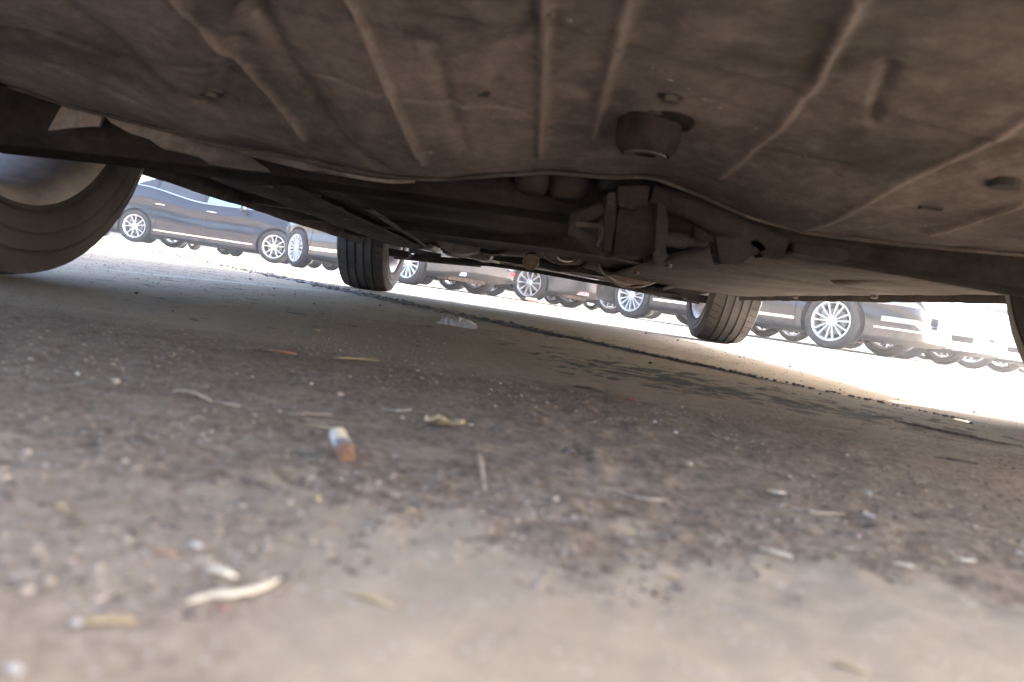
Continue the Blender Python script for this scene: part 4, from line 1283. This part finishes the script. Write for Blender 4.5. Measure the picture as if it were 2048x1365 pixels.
# loose sand grains over the cleaner paving
n = 5000
yy = .7 + rng.random(n) ** 1.3 * 5.5; xx = rng.uniform(-1, 1, n) * (yy * .72 + .1)
tag(stone_mesh('sand_grains', np.stack([xx, yy, np.full(n, .0004)], -1), rng.uniform(.0005, .0013, n) * np.clip(yy, .8, 2), M['stone'], 21), 'coarse sand grains scattered over the bare paving', 'sand', kind='stuff')

# countable dark crumbs of tar on the bare paving
crumb_px = [(272, 588), (307, 628), (590, 590), (628, 609), (345, 624), (1036, 752), (1300, 728), (1355, 682), (1488, 715), (1560, 731), (1664, 736), (1680, 781), (1640, 789), (1740, 800), (1886, 797), (1948, 826), (1942, 848), (1480, 716), (1292, 668), (1050, 616), (905, 602), (700, 585), (1558, 722), (1700, 752), (1862, 776), (1580, 735), (462, 512), (500, 560), (548, 578), (760, 612)]
crumb_lb = ['on the pale ground right of the left tyre, the larger', 'below and right of the large one by the left tyre', 'below the left end of the paving joint', 'just below another one near the joint', 'lying nearest the left tyre shadow', 'in the dirt right of the bark strip',
 'standing largest and alone below the joint', 'just left of the right front tyre', 'on bright ground directly below the right front tyre', 'under the sedan with the blue plate, furthest out', 'on the bright ground right of the tyre, upper of the group', 'at the middle of the bright right ground',
 'left of the middle one on the right ground', 'on the right ground between two groups', 'above the two big ones at the right edge', 'upper of the two big ones at the right edge', 'lower of the two big ones at the right edge', 'beside the foot of the right front tyre',
 'between the joint and the right front tyre', 'right of the front left tyre in shade', 'just right of the front left tyre', 'left at the foot of the front left tyre', 'beside the one furthest out on bright ground', 'alone in the bright strip on the right', 'left of the group at the right edge',
 'lowest in the group right of the tyre', 'tiny, above the left end of the joint', 'tiny, on the joint at the left', 'beside the joint left of the front left tyre', 'below the front left tyre past the joint']
crumb_me = []
for q in range(4):
    bm = B(); bmesh.ops.create_icosphere(bm, subdivisions=2, radius=1)
    for v in bm.verts: v.co *= 1 + .45 * noise.noise(v.co * 1.3 + Vector((q * 7, 0, 0)))
    crumb_me.append(mesh_of('tar_crumb', bm, M['dark_stone']))
for q, (a, b) in enumerate(crumb_px):
    p = G(a, b)
    o = bpy.data.objects.new('tar_crumb', crumb_me[q % 4]); COL.objects.link(o)
    r = (3.2 if (a, b) in ((1300, 728), (272, 588), (1942, 848), (1948, 826)) else random.uniform(1.6, 2.6)) * p.y / 1536
    r = min(r, .009)
    o.location = (p.x, p.y, r * .5); o.scale = (r * 1.3, r, r * .8); o.rotation_euler = (0, 0, random.random() * 6)
    tag(o, 'dark crumb of tar ' + crumb_lb[q], 'tar crumb', 'tar crumbs')

# sticks, straws and leaves lying on the ground
def on_ground(a, b, lift=0.0):
    p = G(a, b)
    return Vector((p.x, p.y, ground_z(p.x, p.y) + lift))
def stick(name, pts, w, m, label, cat, curl=0.0, flat=.6, group=None):
    """w: half thickness in photo pixels"""
    P = [on_ground(a, b) for a, b in pts]
    Y = sum(p.y for p in P) / len(P)
    r = .8 * w * Y / 1536
    out = []
    for i in range(len(P) - 1):
        p0 = P[max(i - 1, 0)]; p1 = P[i]; p2 = P[i + 1]; p3 = P[min(i + 2, len(P) - 1)]
        for s in np.linspace(0, 1, 7)[:-1]:
            out.append(.5 * ((2 * p1) + (-p0 + p2) * s + (2 * p0 - 5 * p1 + 4 * p2 - p3) * s**2 + (-p0 + 3 * p1 - 3 * p2 + p3) * s**3))
    out.append(P[-1])
    n = len(out)
    c = sum(out, Vector()) / n
    pp = []
    for i, q in enumerate(out):
        q = q - c; q.z = r * .9 + curl * r * math.sin(math.pi * i / (n - 1)) + r * .2 * noise.noise(Vector((i * .7, a_seed[0], 0)))
        pp.append(q)
    a_seed[0] += 3.7
    rad = [r * (.25 + .75 * math.sin(math.pi * min(max((i + .8) / (n + .6), 0.04), .96)) ** .7) * (1 + .55 * noise.noise(Vector((i * .9, a_seed[0], 5)))) for i in range(n)]
    bm = B(); add_tube(bm, pp, rad, 9, flat=flat)
    for v_ in bm.verts: v_.co += Vector((noise.noise(v_.co / r * .9), noise.noise(v_.co / r * .9 + Vector((5, 1, 2))), .5 * noise.noise(v_.co / r * .9 + Vector((1, 8, 2))))) * r * .35
    o = obj(name, bm, m); o.location = (c.x, c.y, ground_z(c.x, c.y))
    return tag(o, label, cat, group)
a_seed = [0.0]
stick('pale_petal', [(375, 1216), (420, 1207), (470, 1204), (520, 1190), (556, 1170)], 11, M['cream'], 'long curved cream petal, the largest in the bottom left foreground', 'petal', .6)
stick('pale_petal', [(416, 1150), (440, 1165), (470, 1170)], 13, M['cream'], 'short fat cream petal just above the long curved one', 'petal', .8)
stick('dry_leaf', [(165, 1256), (215, 1254), (270, 1252)], 13, M['leaf'], 'blurred yellow leaf strip near the bottom left corner', 'leaf', .1)
stick('scrap', [(140, 1256), (162, 1258)], 11, M['whitebit'], 'whitish crumb touching the yellow leaf strip at its left end', 'scrap', .3)
stick('scrap', [(315, 1112), (350, 1117)], 9, M['orange'], 'bright orange scrap above the short cream petal', 'scrap', .2)
stick('scrap', [(434, 1222), (452, 1230)], 7, M['redbit'], 'small red scrap tucked below the long curved cream petal', 'scrap')
stick('straw_piece', [(696, 1196), (740, 1208), (784, 1222)], 9, M['leaf'], 'ochre straw piece right of the long curved cream petal', 'straw', .3)
stick('seed', [(112, 1022), (130, 1025)], 11, M['leaf'], 'round yellow seed at the left edge of the foreground', 'seed', .4)
stick('seed', [(624, 1004), (640, 1010)], 10, M['leaf'], 'orange yellow seed in the middle of the foreground', 'seed', .4)
stick('seed', [(470, 1016), (492, 1020)], 9, M['straw'], 'dull straw coloured seed left of the orange yellow seed', 'seed', .2)
stick('seed', [(808, 1022), (832, 1024)], 8, M['leaf'], 'flat yellowish seed right of the orange yellow seed', 'seed', .1)
stick('scrap', [(378, 1090), (400, 1098)], 9, M['whitebit'], 'whitish crumb just right of the bright orange scrap', 'scrap')
stick('scrap', [(10, 1345), (45, 1352)], 13, M['whitebit'], 'white crumb in the bottom left corner', 'scrap')
stick('twig', [(1242, 986), (1268, 998), (1300, 1004), (1336, 1002)], 6, M['straw'], 'pale curved straw in the centre of the dirt patch', 'straw', .8)
stick('twig', [(957, 912), (962, 940), (968, 980)], 6.5, M['straw'], 'pale straw pointing away from the lens, right of the cigarette butt', 'straw', .3)
stick('twig', [(455, 946), (500, 962), (545, 974)], 6, M['twig'], 'dark flat twig left of the cigarette butt', 'twig', .2)
stick('twig', [(350, 786), (385, 797), (422, 808)], 6, M['straw'], 'tan twig with a raised end on the far left of the dirt', 'twig', 1.5)
stick('twig', [(430, 806), (455, 812), (480, 816)], 5, M['straw'], 'short dull straw touching the tan twig', 'straw')
stick('orange_stick', [(545, 705), (570, 710), (592, 712)], 6, M['rust'], 'russet wood splinter at the back of the dirt patch', 'splinter', .4)
stick('orange_stick', [(508, 704), (528, 706), (546, 708)], 5, M['twig'], 'dark splinter touching the russet one at its left', 'splinter', .1)
stick('twig', [(668, 720), (715, 722), (758, 726)], 4.5, M['leaf'], 'olive brown stick lying flat right of the russet splinter', 'stick', .2)
stick('twig', [(596, 834), (630, 834), (664, 836)], 3.5, M['straw'], 'thin tan straw above the cigarette butt', 'straw')
stick('dry_leaf', [(610, 852), (640, 858), (662, 862)], 4.5, M['leaf'], 'greenish yellow leaf strip touching the cigarette butt top', 'leaf')
stick('twig', [(762, 818), (790, 822), (826, 820)], 2.6, M['whitebit'], 'thin whitish fibre behind the curled leaf', 'fibre')
stick('scrap', [(1252, 801), (1275, 804)], 4, M['redbit'], 'dull red scrap at the far edge of the dirt', 'scrap')
stick('twig', [(1146, 774), (1175, 780), (1206, 788)], 5, M['twig'], 'dark curled bark strip beyond the dirt patch', 'bark', .5)
stick('twig', [(1788, 846), (1840, 858), (1920, 876), (1960, 884), (2044, 898)], 6, M['twig'], 'long dark stick lying towards the right tyre', 'stick', .4)
stick('twig', [(1748, 834), (1775, 837), (1806, 838)], 3, M['twig'], 'short dark stick beside the long stick', 'stick')
stick('twig', [(1868, 916), (1900, 920), (1955, 930)], 5, M['twig'], 'flat dark bark strip below the long stick', 'bark')
stick('twig', [(1580, 1022), (1630, 1032), (1690, 1034)], 5, M['straw'], 'dull straw lying right of the centre of the dirt', 'straw')
stick('straw_piece', [(1536, 990), (1552, 996), (1570, 996)], 6, M['cream'], 'small bent cream scrap above the dull straw', 'scrap', .5)
stick('scrap', [(1722, 986), (1742, 994)], 5, M['whitebit'], 'bright white crumb on the right side of the dirt', 'scrap', .4)
stick('scrap', [(1720, 1040), (1748, 1046)], 5, M['whitebit'], 'white flat scrap below the bright white crumb', 'scrap')
for pts, lb in (([(1830, 968), (1850, 964), (1880, 972), (1930, 982)], 'wavy pale fibre on the right, upper of two'), ([(1850, 976), (1890, 992), (1930, 998)], 'wavy pale fibre on the right, lower of two'), ([(1455, 930), (1490, 932), (1520, 938)], 'faint pale fibre above the bent cream scrap')):
    stick('fibre', pts, 2.0, M['straw'], lb, 'fibre', 1.0)
stick('straw_piece', [(1518, 1098), (1550, 1108), (1586, 1116)], 7, M['cream'], 'cream bent scrap on the near edge of the dirt', 'scrap', .5)
stick('straw_piece', [(1848, 1122), (1872, 1132), (1890, 1138)], 6, M['leaf'], 'yellow leaf strip on the near right edge of the dirt', 'leaf', .4)
stick('straw_piece', [(1904, 1126), (1925, 1132), (1948, 1132)], 7, M['cream'], 'cream scrap right of the yellow leaf strip', 'scrap', .4)
stick('scrap', [(1786, 1136), (1812, 1140), (1826, 1144)], 6, M['cream'], 'cream scrap left of the yellow leaf strip', 'scrap')
stick('scrap', [(2030, 1110), (2046, 1114)], 6, M['whitebit'], 'white crumb at the right edge of the picture', 'scrap')
stick('scrap', [(1258, 1038), (1285, 1046)], 4, M['leaf'], 'yellow green flake left of the dull straw', 'flake')
stick('scrap', [(1330, 1148), (1358, 1152)], 6, M['leaf'], 'faint yellow flake on the clean paving', 'flake')
stick('twig', [(1665, 1332), (1700, 1342), (1740, 1352)], 8, M['leaf'], 'blurred ochre straw at the bottom edge right of centre', 'straw', .3)
stick('scrap', [(1660, 1108), (1680, 1122)], 5, M['leaf'], 'ochre flake beside the cream bent scrap', 'flake')
# curled leaf with lobes
def leaf_curl(cx_, cy_, size, m, label):
    p = on_ground(cx_, cy_); r = size * p.y / 1536
    n = 18; P = np.zeros((n, 9, 3))
    for i in range(n):
        a = i / (n - 1) * 2 - 1
        for j in range(9):
            b = j / 4 - 1
            wd = (1 - abs(a) ** 2.2) * (.35 + .30 * math.sin(a * 7) ** 2)
            P[i, j] = (a * r, b * wd * r, r * (.10 + .30 * b * b * (1 - abs(a)) + .22 * a * a + .10 * math.sin(a * 5 + b * 3)))
    bm = grid_bm(P, .0003)
    o = obj('curled_leaf', bm, m); o.location = p; o.rotation_euler = (0, 0, .35)
    return tag(o, label, 'leaf')
leaf_curl(888, 858, 42, M['leaf'], 'curled ragged ochre leaf right of the cigarette butt')
# lumps of debris
for a, b, w, m, lb in ((1135, 908, 13, 'twig', 'dark crumpled clump right of the pale upright straw'), (1070, 964, 8, 'stone', 'grey stone below the dark crumpled clump'), (628, 664, 9, 'stone', 'small flat pale stone left of the plastic scrap'),
                       (1110, 1000, 8, 'straw', 'tan crumb below the grey stone'), (1378, 930, 7, 'straw', 'ochre crumb in the right half of the dirt'), (1310, 842, 4, 'whitebit', 'tiny white chip at the top of the dirt'), (1352, 862, 5, 'whitebit', 'small white chip beside the tiny one'),
                       (622, 772, 3.5, 'whitebit', 'tiny white chip behind the thin tan straw'), (805, 835, 4, 'whitebit', 'tiny white chip left of the curled leaf'), (680, 790, 7, 'straw', 'pinkish tan pebble behind the cigarette butt'), (232, 768, 9, 'straw', 'dull tan crumb on the left of the bare ground'),
                       (156, 746, 5, 'whitebit', 'pale chip left of the dull tan crumb'), (1018, 790, 4, 'stone', 'light chip in the far dirt')):
    p = on_ground(a, b); r = w * p.y / 1536
    bm = B(); bmesh.ops.create_icosphere(bm, subdivisions=3, radius=r)
    for v in bm.verts:
        v.co *= 1 + .5 * noise.noise(v.co / r * 1.4 + Vector((a, b, 0))); v.co.z *= .6
    o = obj('pebble' if m in ('stone', 'whitebit') else 'debris_lump', bm, M[m]); o.location = (p.x, p.y, p.z + r * .4)
    tag(o, lb, 'pebble' if m in ('stone', 'whitebit') else 'debris')

# cigarette butt, squashed and lying towards the lens
pa, pb = on_ground(690, 920), on_ground(674, 872)
pb = Vector((pb.x, pb.y + .002, 0)); pa = Vector((pa.x, pa.y, 0))
butt = empty('cigarette_butt', (pa.x, pa.y, ground_z(pa.x, pa.y)))
tag(butt, 'squashed cigarette butt with cork filter, white paper and scorched end', 'cigarette butt')
p0 = D(690, 905, pa.y + .001) - Vector(butt.location); p1 = D(676, 868, pa.y + .012) - Vector(butt.location)
rb = 20 * pa.y / 1536
def seg(t0, t1, r0, r1, nm, m):
    bm = B(); q0 = p0.lerp(p1, t0); q1 = p0.lerp(p1, t1)
    add_tube(bm, [q0.lerp(q1, s) for s in np.linspace(0, 1, 6)], [rb * (r0 + (r1 - r0) * s) * (1 + .05 * math.sin(s * 9)) for s in np.linspace(0, 1, 6)], 18, flat=.8)
    obj(nm, bm, m, butt)
seg(-.30, .12, .80, 1.04, 'scorched_end', M['ash'])
seg(.10, .42, 1.0, 1.02, 'printed_band', M['band'])
seg(.40, 1.05, 1.0, .86, 'filter', M['filter'])
bm = B(); add_tube(bm, [p0.lerp(p1, s) + Vector((-rb * .62, -.0008, rb * .2)) for s in (.0, .3, .6, .9, 1.08)], [rb * .2, rb * .36, rb * .36, rb * .3, rb * .15], 10)
obj('paper_flap', bm, M['paper'], butt)

# torn clear plastic scrap by the joint
p = G(918, 655)
n, m_ = 26, 14
P = np.zeros((n, m_, 3))
for i in range(n):
    a = i / (n - 1)
    for j in range(m_):
        b = j / (m_ - 1)
        hgt = .017 * (math.sin(math.pi * (a * .86 + .10)) ** .45)
        ang = math.pi * b
        rag = .004 * noise.noise(Vector((a * 9, b * 7, 2))) + (.004 * noise.noise(Vector((b * 22, 0, 0))) if i == 0 else 0)
        P[i, j] = (-.034 + .064 * a + rag + (.006 * noise.noise(Vector((b * 19, 4, 0))) if i < 2 else 0), -.014 * math.cos(ang) + .003 * noise.noise(Vector((a * 12, b * 4, 9))), max(.0006, hgt * math.sin(ang) + .003 * noise.noise(Vector((a * 14, b * 9, 5)))))
o = obj('plastic_scrap', grid_bm(P, .0004), M['film']); o.location = (p.x, p.y + .008, .0005); o.rotation_euler = (0, 0, -.15)
tag(o, 'crumpled translucent plastic scrap lying beside the dark paving joint', 'plastic scrap')

# food box by the far car's tyre
p = Vector((-.03, 12.6, 0))
box = empty('food_box', (p.x, p.y, 0), .1)
tag(box, 'small white food box with orange base beside the far ten spoke wheel', 'box')
bm = B(); add_box(bm, (0, 0, .055), (.20, .12, .05), bevel=.012); obj('lid', bm, M['whitebit'], box)
bm = B(); add_box(bm, (.015, -.004, .016), (.13, .11, .03), bevel=.006); obj('base', bm, M['orange'], box)

# ================================================================== AIR: scattering volume added to stand in for lens glare
hz = bpy.data.materials.new('lens_glare_air'); hz.use_nodes = True
for n_ in list(hz.node_tree.nodes):
    if n_.type != 'OUTPUT_MATERIAL': hz.node_tree.nodes.remove(n_)
pv_ = hz.node_tree.nodes.new('ShaderNodeVolumePrincipled')
pv_.inputs['Color'].default_value = (0.95, 0.93, 0.92, 1)
pv_.inputs['Density'].default_value = 0.006
pv_.inputs['Anisotropy'].default_value = 0.75
hz.node_tree.links.new(pv_.outputs[0], hz.node_tree.nodes['Material Output'].inputs['Volume'])
bm = B(); add_box(bm, (0, 8, 4.25), (120, 90, 10.5))
tag(obj('glare_haze', bm, hz, smooth=False), kind='stuff')
